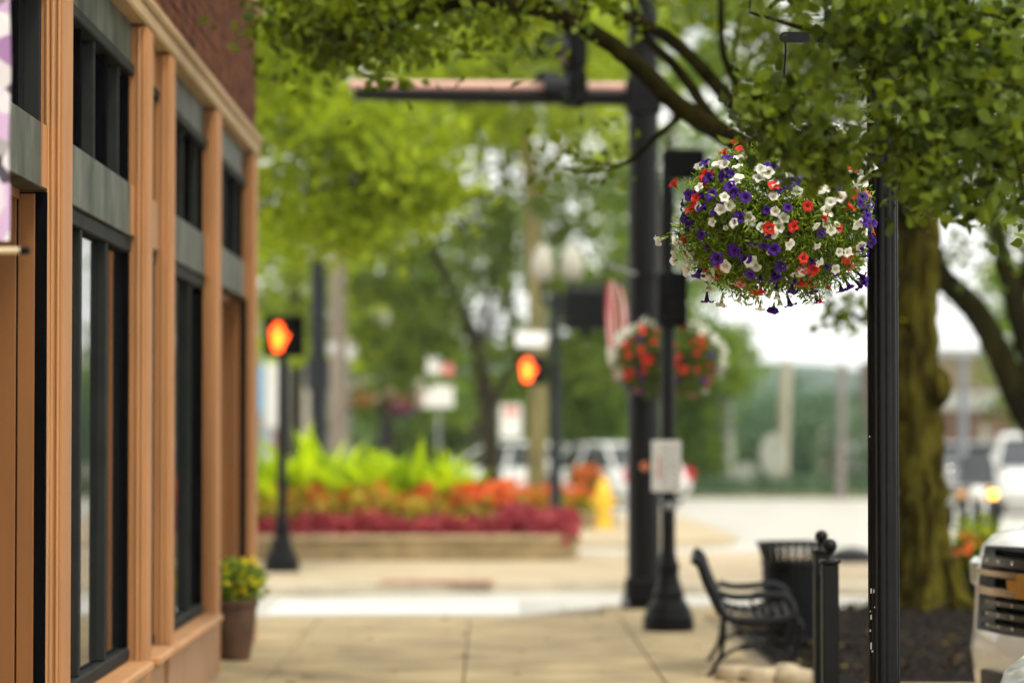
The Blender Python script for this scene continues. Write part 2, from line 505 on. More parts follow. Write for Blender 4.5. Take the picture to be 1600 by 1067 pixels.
# ------------------------------------------------------------------ trees
def ellip(c, r, n, shell=0.35):
    """n clump centres through an ellipsoid, denser towards its skin"""
    u = rand_unit(n)
    q = (RNG.random(n) * (1 - shell) + shell) ** 0.6
    return np.asarray(c)[None] + u * q[:, None] * np.asarray(r)[None]
def make_tree(name, label, base, limbs, clumps, per, sig, lsize, lmat, bark, group=None, tmpl='kite', twigs=True, rough=0.0, up=0.5, flat=0.65, single=0, pick=None, bark2=None):
    base = Vector(base)
    root = thing(name, label, 'tree', base, group=group)
    mb = MB()
    nodes, nr = [], []
    mb0 = mb; mb2 = MB() if bark2 else mb
    for li, (pts, r) in enumerate(limbs):
        mb = mb0 if li == 0 else mb2
        sp = smooth_path(pts, 6)
        m = len(sp)
        rs = np.interp(np.linspace(0, 1, m), np.linspace(0, 1, len(r)), r)
        jit = [(p + Vector(RNG.normal(size=3)) * float(rs[i]) * rough if 0 < i < m - 1 else p) - base for i, p in enumerate(sp)]
        mb.tube(jit, list(rs), n=(56 if bark2 and li == 0 else 14) if max(r) > 0.15 else 8, ridge=.085 if bark2 and li == 0 else 0)
        for p, q in zip(jit, rs):
            nodes.append(p); nr.append(float(q))
    mb = mb2
    cl = np.asarray(clumps) - np.asarray(base)[None]
    if twigs:
        top = np.asarray(nodes[-1])
        nd = [np.asarray(n_) for n_ in nodes]
        d0 = [min(np.linalg.norm(c - n_) for n_ in nd[::3]) for c in cl]
        for i in np.argsort(d0):
            c = cl[i]
            A = np.asarray(nd)
            dd = np.linalg.norm(A - c, axis=1) + np.where(A[:, 2] > c[2] + .3, .5, 0)
            j = int(np.argmin(dd))
            a = A[j]; r0 = min(nr[j] * 0.65, 0.012 + 0.018 * dd[j])
            mid = (a + c) / 2 + RNG.normal(size=3) * 0.12 * dd[j] + np.array([0, 0, 0.06 * dd[j]])
            sp = smooth_path([a, mid, c], 3)
            rr = list(np.linspace(r0, max(0.006, r0 * 0.35), len(sp)))
            mb.tube(sp, rr, n=5, cap=False)
            for p, q in zip(sp[1:], rr[1:]):
                nd.append(np.asarray(p)); nr.append(q)
    mb0.build('trunk', bark, root, smooth=True, angle=70)
    if bark2: mb2.build('limbs', bark2, root, smooth=True, angle=70)
    n = len(cl)
    cnt = RNG.poisson(per, n)
    idx = np.repeat(np.arange(n), cnt)
    s_ = sig * (0.7 + 0.6 * RNG.random(n))
    off = RNG.normal(size=(len(idx), 3)) * s_[idx][:, None]
    off[:, 2] *= flat
    cen = cl[idx] + off
    size = lsize * (0.55 + 0.85 * RNG.random(len(cen)))
    if single:
        score = pick(cen + np.asarray(base)[None])
        o_ = np.argsort(score)
        sel = o_[:single]; rest = o_[single:]
        T, F = TEMPL[tmpl]
        vmesh = []
        for k in range(6):
            RNGs = 0.85 + 0.3 * random.random()
            b_ = MB(); q = T.copy(); q[:, 1] *= RNGs; q[:, 2] *= (0.3 + 1.6 * random.random())
            b_.add(q, F); vmesh.append(b_.mesh('leaf', lmat, smooth=True, angle=80))
        for i in sel:
            o = link('leaf', vmesh[random.randrange(6)], root, cen[i])
            nv = Vector(RNG.normal(size=3)) + Vector((0, -0.3, up))
            o.rotation_euler = nv.to_track_quat('Z', 'Y').to_euler()
            o.rotation_euler.rotate_axis('Z', random.random() * 2 * PI)
            o.scale = (size[i],) * 3
        cen, size = cen[rest], size[rest]
    cr = link('crown', leaf_mesh('crown', lmat, cen, size, tmpl, up), root)
    cr['kind'] = 'stuff'
    return root

# ================================================================== THE SETTING
RZ = -0.12                                   # road level; the pavement is z = 0
g = MB(); g.add([(-700, -60, -0.30), (700, -60, -0.30), (700, 1200, -0.30), (-700, 1200, -0.30)], [(0, 1, 2, 3)])
structure('ground', g, M_EARTH)
g = MB()
g.prism([(-40, -20), (60, -20), (60, 76), (40, 75.5), (20, 75), (5, 76), (-40, 84)], -0.28, RZ, 'z')
structure('road', g, M_ROAD)

# near pavement: a bed of slabs between facade and kerb, with a bulge round the street tree
side = structure('sidewalk', MB().prism([(-6, 2), (2.60, 2), (2.60, 16.9), (4.25, 18.0), (4.25, 26.6), (3.6, 27.6), (0.9, 27.6), (0.2, 26.3), (-0.6, 25.85), (-1.4, 26.1), (-6, 26.4)], -0.2, -0.035, 'z'), M_JOINT)
BED = (1.98, 4.05, 18.98, 24.75)
slab_cache = {}
def slab(x0, x1, y0, y1, m=M_SLAB, z1=0.0, par=None, nm='paving_slab'):
    a = MB(); jx = random.uniform(-.004, .004)
    a.box(x0 + .004, x1 - .004, y0 + .004, y1 - .004, -0.06, z1 + jx * .8, bev=0.008)
    return a.build(nm, m, par or side)
xs = [-3.8, -2.73, -1.45, -0.17, 1.12, 2.36]
ys = [5.0 + 1.5 * i for i in range(14)] + [25.9]
for j in range(len(ys) - 1):
    for i in range(len(xs) - 1):
        x0, x1, y0, y1 = xs[i], xs[i + 1], ys[j], ys[j + 1]
        if x1 < -2.6 and y1 < 24: continue
        if i == 4 and y1 > BED[2] and y0 < BED[3]:
            x1 = BED[0] - 0.14
        slab(x0, x1, y0, y1)
for (x0, x1, y0, y1) in [(2.37, 4.1, 24.95, 26.4), (2.37, 4.1, 17.4, 18.95), (1.0, 2.36, 25.9, 27.35), (2.37, 3.6, 26.4, 27.3)]:
    slab(x0, x1, y0, y1)
kb = MB()
kb.prism([(2.37, 2), (2.60, 2), (2.60, 16.9), (2.5, 17.2), (2.37, 17.2)], -0.1, 0.006, 'z')
kb.prism([(2.60, 16.9), (4.25, 18.0), (4.12, 18.1), (2.5, 17.1)], -0.1, 0.006, 'z')
kb.prism([(4.25, 18.0), (4.25, 26.6), (4.11, 26.55), (4.11, 18.1)], -0.1, 0.006, 'z')
structure('kerb', kb, M_KERB)
# mulch bed with chunky bark and stone edging
mb_ = MB()
nx, ny = 26, 54
V = []
for j in range(ny + 1):
    for i in range(nx + 1):
        x = BED[0] + (BED[1] - BED[0]) * i / nx; y = BED[2] + (BED[3] - BED[2]) * j / ny
        r = math.hypot(x - 3.5, y - 24.0)
        e = min(i, nx - i, j, ny - j) / 4
        V.append((x, y, min(1, e) * 0.05 + 0.16 * math.exp(-r * r / 1.6) * min(1, e + .3) + random.uniform(-.012, .014) - .01))
F = [(j * (nx + 1) + i, j * (nx + 1) + i + 1, (j + 1) * (nx + 1) + i + 1, (j + 1) * (nx + 1) + i) for j in range(ny) for i in range(nx)]
mb_.add(V, F)
mulch = mb_.build('mulch_bed', M_MULCH, smooth=True); mulch['kind'] = 'structure'
c_ = np.column_stack([RNG.uniform(BED[0] + .05, BED[1] - .05, 5000), RNG.uniform(BED[2] + .05, BED[3] - .05, 5000), np.zeros(5000)])
r2 = (c_[:, 0] - 3.5) ** 2 + (c_[:, 1] - 24) ** 2
c_[:, 2] = 0.05 + 0.16 * np.exp(-r2 / 1.6)
o = link('bark_chips', leaf_mesh('bark_chips', leafmat('chip', (.008, .006, .004), (.055, .036, .020), .0, .95), c_, RNG.uniform(.03, .08, 5000), 'lance', 0.6), mulch); o['kind'] = 'stuff'
def stone(x, y, lx, ly, lz, rz, par):
    b = MB(); n, m = 10, 6
    b.sphere((0, 0, 0), (lx, ly, lz), n, m)
    b.v = [(v[0] * (1 + random.uniform(-.12, .12)), v[1] * (1 + random.uniform(-.12, .12)), max(-lz * .55, min(lz * .62, v[2] * (1 + random.uniform(-.1, .1))))) for v in b.v]
    o = b.build('edging_stone', M_STONE, par, smooth=True, angle=50)
    o.location = (x, y, 0.035); o.rotation_euler = (0, 0, rz)
    return o
edge = thing('stone_edging', 'pale rough stones edging the dark mulch bed under the bench', 'stone edging', (BED[0], BED[2], 0))
for (sx_, sy_, lx_, ly_) in ((-.40, .28, .14, .11), (-.24, .12, .15, .12), (-.05, .05, .14, .11), (-.06, .42, .10, .14)):
    stone(sx_, sy_, lx_, ly_, .09, random.uniform(-.5, .5), edge)

c_ = np.vstack([np.column_stack([RNG.uniform(-1.7, 2.3, 70), RNG.uniform(18, 27, 70), np.full(70, .006)]), np.column_stack([RNG.uniform(1.9, 4.0, 60), RNG.uniform(19.2, 24.5, 60), np.full(60, .09)])])
o = link('fallen_leaves', leaf_mesh('fallen_leaves', leafmat('dry_leaf', (.12, .07, .02), (.26, .20, .05), .1, .8), c_, RNG.uniform(.04, .08, len(c_)), 'ovate', 6.0)); tag(o, 'scattered dry leaves on the pavement and mulch', 'leaf litter', kind='stuff')

# far island, lane, far block
isl = structure('traffic_island', MB().prism([(-16, 31.2), (-1.9, 31.0), (-1.2, 31.6), (1.4, 31.9), (2.2, 31.3), (4.6, 31.0), (5.6, 31.6), (6.0, 33), (5.9, 37.6), (5.0, 39.2), (-16, 39.6)], -0.26, -0.012, 'z'), M_KERB)
for i in range(11):
    for j in range(4):
        x0 = -15.4 + i * 1.9; y0 = 31.7 + j * 1.9
        if j == 0: y0 += .35
        slab(x0, x0 + 1.9, y0, 31.7 + (j + 1) * 1.9, M_SLAB2, 0.0, isl)
b = MB(); b.box(-1.15, 0.05, 31.66, 32.0, -0.01, 0.012, bev=.004)
for i in range(9):
    for j in range(3): b.lathe([(.03, .012), (.022, .02)], (-1.1 + i * .13, 31.72 + j * .1, 0), 6)
b.build('tactile_strip', M_TACT, isl)
blk = structure('far_sidewalk', MB().prism([(-18, 44), (2.3, 43.6), (3.5, 44.3), (3.8, 46), (3.6, 58), (-18, 60)], -0.26, -0.01, 'z'), M_SLAB2)
b = MB()
for k in range(7):
    b.box(-2.1 + k * .34, -1.762 + k * .34, 28.0, 30.2, RZ + .003, RZ + .008)
mk = b.build('crosswalk_marking', M_PAINT); mk['kind'] = 'structure'
b = MB(); b.prism([(-40, 76.5), (0, 76.0), (20, 75.2), (60, 76.5), (60, 100), (-40, 100)], -.28, -.05, 'z')
structure('grass_verge', b, mat('verge_grass', (0.15, 0.15, 0.06), .95, var=.3, scale=2))

# distant hills, tree clad and hazy
hb = MB(); V = []; F = []
nx = 90
def hill_z(x):
    return 4.6 + 2.6 * math.sin(x * 0.019 + 1.9) + 1.4 * math.sin(x * 0.047 + 0.5) + .6 * math.sin(x * .11) + random.uniform(-.5, .5)
rows = [(430, 0.0), (470, .55), (520, .85), (580, 1.0), (700, .7), (900, .2)]
for (y, q) in rows:
    for i in range(nx + 1):
        x = -300 + 700 * i / nx
        V.append((x, y + random.uniform(-6, 6), -1 + q * (hill_z(x) * 1.25 + 9.5)))
for j in range(len(rows) - 1):
    for i in range(nx):
        F.append((j * (nx + 1) + i, j * (nx + 1) + i + 1, (j + 1) * (nx + 1) + i + 1, (j + 1) * (nx + 1) + i))
hb.add(V, F)
structure('hills', hb, mat('wooded_hill', (0.035, 0.07, 0.035), .95, var=.4, scale=.08), smooth=True)

# ------------------------------------------------------------------ the storefront building on the left
bld = thing('storefront_building', 'tan pilastered storefront with dark tall windows and brown brick above', 'building', (-1.85, 12.5, 0))
BL = Vector((-1.85, 12.5, 0))
def bbox(name, x0, x1, y0, y1, z0, z1, m, parent=None, bev=0.0):
    b = MB(); b.box(x0 + 1.85, x1 + 1.85, y0 - 12.5, y1 - 12.5, z0, z1, bev=bev)
    return b.build(name, m, parent or bld)
YE = 23.05                                    # far corner of the facade
PIL = [(12.45, 12.74), (15.5, 15.78), (16.67, 16.90), (19.5, 19.82), (22.62, 22.90)]
# body behind the facade
bbox('wall', -9.0, -2.95, 4.0, YE - .02, -0.1, 8.0, M_PLINTH)
bbox('wall', -2.95, -1.86, 5.0, 9.3, -0.1, 3.72, M_PLINTH)
bbox('end_wall', -2.95, -1.86, YE - .16, YE, -0.1, 3.72, M_PLINTH)
bbox('roof_slab', -2.94, -1.88, 9.3, YE - .17, 3.60, 3.71, M_BLACKR)
for (a, c) in PIL:
    p = bbox('pilaster', -2.02, -1.78, a, c, -0.02, 3.70, M_TAN, bev=.006)
    for (xx, r) in ((-1.825, .010), (-1.80, .007)):
        b = MB(); b.tube([(xx + 1.85, a - 12.5 - .002, 0.0), (xx + 1.85, a - 12.5 - .002, 3.69)], r, 8)
        b.build('moulding', M_TANHI, p, smooth=True)
    if a < 13:                                # the near pilaster has a bowed outer bead
        b = MB(); b.tube([(-1.845 + 1.85, a - 12.5 - .004, 0), (-1.838 + 1.85, a - .012 - 12.5, 1.6), (-1.85 + 1.85, a - 12.5, 3.6)], .010, 8); b.build('moulding', M_TANHI, p, smooth=True)
# cornice, brick wall, stone band
bbox('cornice', -2.94, -1.778, 5.0, YE + .03, 3.715, 3.80, M_CORN, bev=.012)
bbox('cornice', -2.94, -1.758, 5.0, YE + .05, 3.803, 3.865, M_CORN, bev=.015)
bw = bbox('brick_wall', -2.94, -1.818, 5.0, YE - .006, 3.87, 7.9, M_MORTAR)
b = MB(); bh, blen = .076, .215
for r in range(52):
    z = 3.872 + r * bh
    if z + bh > 7.9: break
    y = 10.0 + (blen / 2 if r % 2 else 0) - blen
    while y < YE - .01:
        y1 = min(y + blen - .011, YE)
        q = random.uniform(-.004, .004)
        b.box(-1.83 + 1.85, -1.805 + q + 1.85, max(y, 10) - 12.5, y1 - 12.5, z + .006, z + bh - .005)
        y += blen
o = b.build('facade_bricks', M_BRICK, bw); o['kind'] = 'stuff'
b = MB()
for r in range(52):                            # return face of the corner
    z = 3.872 + r * bh
    if z + bh > 7.9: break
    x = -2.9 + (blen / 2 if r % 2 else 0)
    while x < -1.83:
        b.box(x + 1.85, min(x + blen - .011, -1.832) + 1.85, YE - .02 - 12.5, YE + random.uniform(0, .005) - 12.5, z + .006, z + bh - .005)
        x += blen
o = b.build('end_bricks', M_BRICK, bw); o['kind'] = 'stuff'
bbox('stone_band', -2.94, -1.75, 5.0, YE + .05, 4.80, 4.95, M_CORN, bev=.012)

def window_bay(y0, y1, sill_z=0.41, nlow=3, nup=6, door=False, narrow=False):
    xg = -1.945                              # glass plane
    f = .05
    # upper mottled fascia, transom, mottled spandrel
    bbox('fascia_panel', -1.93, -1.865, y0 + .003, y1 - .003, 3.50, 3.712, M_ZINC if not narrow else M_PLINTH)
    bbox('transom_head', -1.94, -1.845, y0 + .004, y1 - .004, 3.44, 3.497, M_FRAMEG, bev=.006)
    sp = bbox('spandrel_panel', -1.95, -1.848, y0 + .003, y1 - .003, 2.60, 2.87, M_ZINC if not narrow else M_PLINTH, bev=.004)
    if not narrow:
        bbox('spandrel_strip', -1.94, -1.842, y1 - .16, y1 - .004, 2.605, 2.865, M_TAN)
    wt = bbox('transom_window', xg - .01, xg, y0 + .004, y1 - .004, 2.872, 3.438, M_BLACKR)
    w_ = (y1 - y0) / nup
    for k in range(nup):
        b = MB(); b.box(xg + .004 + 1.85, xg + .010 + 1.85, y0 + k * w_ + .03 - 12.5, y0 + (k + 1) * w_ - .03 - 12.5, 2.90, 3.42)
        b.build('pane', M_GLASS, wt)
    for k in range(nup + 1):
        yy = min(max(y0 + k * w_, y0 + .028), y1 - .028)
        b = MB(); b.box(xg + 1.85, -1.872 + 1.85, yy - .022 - 12.5, yy + .022 - 12.5, 2.874, 3.437, bev=.004)
        b.build('mullion', M_FRAMEG if k % 2 else M_FRAME, wt)
    if door:
        return
    ww = bbox('display_window', xg - .01, xg, y0 + .004, y1 - .004, sill_z + .005, 2.595, M_BLACKR)
    b = MB(); b.box(xg + 1.85, -1.862 + 1.85, y0 + .004 - 12.5, y1 - .004 - 12.5, 2.52, 2.594, bev=.006); b.build('window_head', M_FRAMEG, ww)
    b = MB(); b.box(xg + 1.85, -1.86 + 1.85, y0 + .004 - 12.5, y1 - .004 - 12.5, sill_z + .006, sill_z + .07, bev=.01); b.build('window_foot', M_FRAMEG, ww)
    w_ = (y1 - y0) / nlow
    for k in range(nlow):
        b = MB(); b.box(xg + .004 + 1.85, xg + .038 + 1.85, y0 + k * w_ + .03 - 12.5, y0 + (k + 1) * w_ - .03 - 12.5, sill_z + .08, 2.51)
        b.build('pane', M_GLASS, ww)
    for k in range(nlow + 1):
        yy = min(max(y0 + k * w_, y0 + .04), y1 - .04)
        b = MB(); b.box(xg + 1.85, -1.868 + 1.85, yy - .034 - 12.5, yy + .034 - 12.5, sill_z + .072, 2.518, bev=.005)
        b.build('mullion', M_FRAMEG if k in (1, 2) else M_FRAME, ww)
    bbox('sill', -1.95, -1.735, y0 - .28 if not narrow else y0, y1 + .02, sill_z - .05, sill_z, M_TANHI, bev=.012)
    bbox('plinth_panel', -1.95, -1.775 if not narrow else -1.80, y0 - .27 if not narrow else y0, y1 + .005, -.02, sill_z - .052, M_PLINTH, bev=.005)
window_bay(12.74, 15.5)
window_bay(15.78, 16.67, nlow=1, nup=2, narrow=True)
window_bay(16.90, 19.5)
window_bay(19.82, 22.62, door=True, nup=6)
window_bay(9.3, 12.45, door=True, nup=5)
def alcove(y0, y1, depth=1.0):
    """recessed doorway: board-lined end wall that faces down the street, soffit, door"""
    x1 = -1.886
    n = max(3, int(depth / .075)); st = depth / n
    bbox('alcove_back', x1 - depth - .04, x1 - .002, y1 - .03, y1 + .0, 0, 2.59, M_BLACKR)
    for k in range(n):
        bbox('alcove_board', x1 - (k + 1) * st + .003, x1 - k * st - .003, y1 - .05, y1 - .031, 0, 2.585, M_ALC, bev=.004)
    bbox('jamb_strip', x1, -1.842, y1 - .045, y1 - .002, 0, 2.59, M_FRAME)
    bbox('soffit', x1 - depth - .04, -1.952, y0 + .003, y1 - .052, 2.56, 2.60, M_ALC)
    d_ = bbox('door', x1 - depth - .02, x1 - depth + .03, y0 + .6, y1 - .9, 0.01, 2.2, M_FRAME, bev=.006)
    b = MB(); b.box(x1 - depth + .031 + 1.85, x1 - depth + .036 + 1.85, y0 + .75 - 12.5, y1 - 1.05 - 12.5, .35, 2.05); b.build('pane', M_GLASS, d_)
    b = MB(); b.tube([(x1 - depth + .07 + 1.85, y0 + .72 - 12.5, .9), (x1 - depth + .07 + 1.85, y0 + .72 - 12.5, 1.3)], .012, 8); b.build('handle', M_CHROME, d_)
    bbox('threshold', x1 - depth - .04, -1.80, y0, y1 - .05, -.05, .004, M_SLAB)
alcove(9.3, 12.45)
alcove(19.82, 22.62)

# ================================================================== STREET FURNITURE
# ---- fluted lamp post carrying the flower basket
LPX, LPY = PX(1380, 12.3), 12.3
lamp = thing('lamp_post', 'black fluted lamp post with chipped paint beside the large flower basket', 'lamp post', (LPX, LPY, 0))
def flute(n, depth):
    return lambda a, z: 1 - depth * (0.5 + 0.5 * math.cos(n * a)) ** 2.2
b = MB()
prof = [(.0655 - .0009 * z, z) for z in (0.42, 1.0, 1.5, 2.0, 2.5, 3.0, 3.5, 4.0)]
b.lathe(prof, n=120, fn=flute(12, .085)); b.build('shaft', M_BLACK, lamp, smooth=True, angle=60)
b = MB(); b.lathe([(.19, 0), (.19, .06), (.17, .09), (.165, .2), (.12, .28), (.085, .34), (.09, .38), (.075, .42)], n=24); b.build('base', M_IRON, lamp, smooth=True)
b = MB(); b.lathe([(.062, 4.0), (.09, 4.04), (.10, 4.12), (.06, 4.18), (.06, 4.24), (.13, 4.30)], n=24); b.build('capital', M_IRON, lamp, smooth=True)
b = MB(); b.lathe([(.12, 4.30), (.18, 4.40), (.20, 4.55), (.17, 4.75), (.10, 4.92), (.03, 5.0), (.001, 5.06)], n=20); b.build('globe', M_GLOBE, lamp, smooth=True)
HX = PX(1228, 12.28); HZ = PZ(58, 12.28)
b = MB(); zz = HZ
outl = [(HX - LPX, zz + .022 * math.sin(a)) for a in ()]
arc = [(HX - LPX - .022 * math.sin(t), zz + .022 * math.cos(t)) for t in [PI * k / 8 for k in range(9)]]
b.prism([(-.055, zz + .022)] + arc + [(-.055, zz - .022)], -.016, -.004, 'y'); arm = b.build('basket_arm', M_BLACK, lamp)
b = MB(); b.tube([(HX - LPX, -.018, zz), (HX - LPX, -.003, zz)], .013, 14); b.build('eye_ring', M_DKGREY, arm, smooth=True)
b = MB(); b.tube([(HX - LPX, -.024, zz), (HX - LPX, .006, zz)], .006, 10); b.build('eye_bolt', M_IRON, arm, smooth=True)
b = MB(); b.lathe([(.075, zz - .05), (.075, zz + .05)], n=20); b.build('clamp', M_IRON, lamp, smooth=True)
M_CHIP = mat('bare_primer', (.62, .6, .55), .7, var=.1)
for (cx, cy, cw, ch) in [(1361, 923, .006, .022), (1365, 923, .004, .016), (1361, 964, .005, .020), (1360, 985, .004, .010), (1361, 1009, .006, .030), (1363, 1017, .010, .008), (1366, 948, .004, .006), (1360, 955, .003, .006), (1359, 682, .004, .006)]:
    p_ = P(cx, cy, 12.26); a = math.asin(max(-1, min(1, (p_.x - LPX) / .066)))
    b = MB(); r = .067
    pts = [(r * math.sin(a + da), -r * math.cos(a + da), p_.z + dz) for (da, dz) in ((-cw / r / 2, -ch / 2), (cw / r / 2, -ch * .4), (cw / r / 2.4, ch / 2), (-cw / r / 3, ch * .42))]
    pts2 = [(q[0] * .93, q[1] * .93, q[2]) for q in pts]
    b.add(pts + pts2, [(0, 1, 2, 3), (7, 6, 5, 4), (0, 4, 5, 1), (1, 5, 6, 2), (2, 6, 7, 3), (3, 7, 4, 0)])
    b.build('paint_chip', M_CHIP, lamp)

# ---- hanging flower baskets
def flower_mesh(m, sz=.024, lobes=5, wave=.003, deep=.26, tubelen=.03):
    b = MB(); n = 20
    rings = [(.0022, -tubelen, 0), (.004, -tubelen * .6, 0), (.0065, -.008, 0), (.0085, -.001, 0), (sz * .72, .004, .4), (sz, .0035, 1.0)]
    vs, fs = [], []
    for (r, z, q) in rings:
        for k in range(n):
            a = 2 * PI * k / n
            sc_ = 1 - q * deep * (0.5 - 0.5 * math.cos(lobes * a + PI)) ** 1.0 * (1 if q == 1 else .5)
            vs.append((r * sc_ * math.cos(a), r * sc_ * math.sin(a), z + q * wave * math.sin(lobes * a * 1 + .6) - q * .002))
    m_ = len(rings)
    for i in range(m_ - 1):
        for k in range(n):
            k2 = (k + 1) % n
            fs.append((i * n + k, i * n + k2, (i + 1) * n + k2, (i + 1) * n + k))
    fs.append(tuple(range(2 * n, 3 * n)))
    b.add(vs, fs, 0)
    b.tube([(0, 0, -tubelen - .006), (0, 0, -tubelen * .72)], [.0025, .0045], 6, mi=1)
    for k in range(5):
        a = 2 * PI * k / 5; c, s = math.cos(a), math.sin(a)
        b.add([(c * .003, s * .003, -tubelen), (c * .011 - s * .002, s * .011 + c * .002, -tubelen * .62), (c * .011 + s * .002, s * .011 - c * .002, -tubelen * .62)], [(0, 1, 2)], 1)
    return b.mesh('petunia_flower', [m, L_BASK], smooth=True, angle=80)
FM = {}
for key, m in (('w', PET_W), ('p', PET_P), ('r', PET_R), ('k', PET_K)):
    FM[key] = [flower_mesh(m, .0235, wave=.002 + .003 * q, deep=.16 + .10 * q, tubelen=.026 + .012 * q) for q in (0, .35, .7, 1.0)]
    FM[key] += [flower_mesh(m, .012, wave=.004, deep=.5, tubelen=.034)]     # half-closed
def chain(pa, pb, m, par, lk=.026, r=.0022):
    b = MB(); pa, pb = Vector(pa), Vector(pb); L = (pb - pa).length; n = max(2, int(L / (lk * .78)))
    t = (pb - pa).normalized(); u = t.orthogonal().normalized(); v = t.cross(u)
    for i in range(n):
        c = pa + (pb - pa) * ((i + .5) / n); s = u if i % 2 else v
        pts = [c + t * (lk / 2 * math.sin(a)) + s * (lk * .27 * math.cos(a)) for a in [2 * PI * k / 10 for k in range(11)]]
        b.tube(pts, r, 5, cap=False)
    return b.build('chain', m, par, smooth=True)
def basket(name, label, ctr, rx, ry, ru, rd, flowers, nleaf, hook, group, leaf=.030, lmat=None, detail=True, fsc=1.0, joined=False):
    """ball of trailing petunias; flowers: list of (direction-ish point on the ball, colour)"""
    root = thing(name, label, 'flower basket', ctr, group=group)
    b = MB(); b.lathe([(.02, -rd * .62), (rx * .42, -rd * .5), (rx * .62, -rd * .1), (rx * .66, ru * .16), (rx * .62, ru * .2), (.02, ru * .22)], n=22); b.build('liner', M_LINER, root, smooth=True)
    b = MB()
    for k in range(3):
        zz = (-.5, -.1, .16)[k] * (rd if k < 2 else ru); rr = rx * (.43, .63, .67)[k]
        b.tube([(rr * math.cos(a), rr * math.sin(a), zz) for a in [2 * PI * j / 24 for j in range(25)]], .005, 6, cap=False)
    b.build('wire_rim', M_IRON, root, smooth=True)
    u = rand_unit(nleaf)
    u = u[u[:, 2] > -0.96]
    N = len(u)
    q = .56 + .46 * RNG.random(N) ** .55
    bump_ = 1 + .07 * np.sin(u[:, 0] * 9 + 1) * np.sin(u[:, 2] * 8) + .05 * np.sin(u[:, 1] * 11)
    rz_ = np.where(u[:, 2] > 0, ru, rd)
    cen = np.column_stack([u[:, 0] * rx * q, u[:, 1] * ry * q, u[:, 2] * rz_ * q]) * (bump_[:, None] * .96)
    topcut = np.where(u[:, 2] > .55, RNG.random(N) < .8, True)
    cen = cen[topcut]; u2 = u[topcut]
    o = link('foliage', leaf_mesh('foliage', lmat or L_BASK, cen, RNG.uniform(leaf * .55, leaf * 1.25, len(cen)), 'lance', .25, outw=u2 * .25), root); o['kind'] = 'stuff'
    # trailing stems
    b = MB()
    for k in range(70 if detail else 24):
        a = random.random() * 2 * PI; e = random.uniform(-.9, .35)
        d = Vector((math.cos(a) * math.sqrt(1 - e * e), math.sin(a) * math.sqrt(1 - e * e), e))
        p0 = Vector((d.x * rx * .6, d.y * ry * .6, d.z * rd * .5 + .03)); p1 = Vector((d.x * rx * .98, d.y * ry * .98, d.z * (ru if d.z > 0 else rd) * .98))
        mid = (p0 + p1) / 2 + Vector((0, 0, .05))
        b.tube(smooth_path([p0, mid, p1], 3), .0022, 4, cap=False)
    b.build('stems', mat('stem_green', (.09, .14, .03), .7), root, smooth=True)['kind'] = 'stuff'
    for (d, key, push) in flowers:
        d = Vector(d); dn = d.normalized()
        pos = Vector((dn.x * rx, dn.y * ry, dn.z * (ru if dn.z > 0 else rd))) * push
        nrm = Vector((dn.x / rx, dn.y / ry, dn.z / (ru if dn.z > 0 else rd))).normalized()
        nrm = (nrm + Vector((random.gauss(0, .33), random.gauss(0, .33), random.gauss(.12, .3)))).normalized()
        if dn.z < -.72: nrm = (nrm * .5 + Vector((random.gauss(0, .3), random.gauss(0, .3), -.9))).normalized()
        vs = FM[key]
        me = vs[4] if random.random() < .10 else vs[random.randrange(4)]
        o = link('petunia_flower', me, root, pos)
        o.rotation_euler = nrm.to_track_quat('Z', 'Y').to_euler()
        o.rotation_euler.rotate_axis('Z', random.random() * 6.28)
        s = random.uniform(.72, 1.14) * fsc
        o.scale = (s, s, s)
    hk = Vector(hook) - Vector(ctr)
    if detail:
        b = MB(); b.tube(smooth_path([hk + Vector((0, -.006, .0)), hk + Vector((.004, -.006, -.06)), hk + Vector((-.002, 0, -.14)), hk + Vector((.0, 0, -.165))]), .0045, 7)
        ring_c = hk + Vector((0, 0, -.185))
        b.tube([ring_c + Vector((.017 * math.cos(a), 0, .02 * math.sin(a))) for a in [2 * PI * k / 14 for k in range(15)]], .0035, 6, cap=False)
        b.build('hook', M_IRON, root, smooth=True)
        rc = hk + Vector((0, 0, -.205))
    else:
        rc = hk
    for k in range(4):
        a = PI / 4 + k * PI / 2
        chain(rc, (rx * .66 * math.cos(a), rx * .66 * math.sin(a), ru * .16), M_IRON, root, lk=.026 if detail else .05, r=.0024 if detail else .004)
    return root
Z1 = 3.2342
WH = [(540,362),(563,478),(385,400),(345,312),(310,300),(408,258),(430,245),(755,436),(685,456),(788,372),(788,328),(822,446),(888,485),(852,503),(841,548),(767,624),(845,640),(884,628),(835,610),(571,556),(615,587),(512,632),(642,709),(544,756),(457,796),(293,818),(268,868),(198,784),(188,742),(780,720),(805,802),(900,745),(935,740),(996,605),(1000,705),(270,596),(440,585),(380,607),(50,665),(105,740),(105,770),(160,820),(350,985),(540,1000),(430,970),(570,960),(1030,390),(1060,360),(1107,350),(885,400),(1100,305),(1075,245),(1000,250),(930,200),(820,70),(770,80),(825,120),(910,70),(960,130),(550,205),(1020,640),(880,820),(480,820),(235,870),(270,930),(640,980),(120,665),(140,680),(1040,240),(880,110),(960,180),(740,110),(1020,215),(455,600),(405,375),(570,415)]
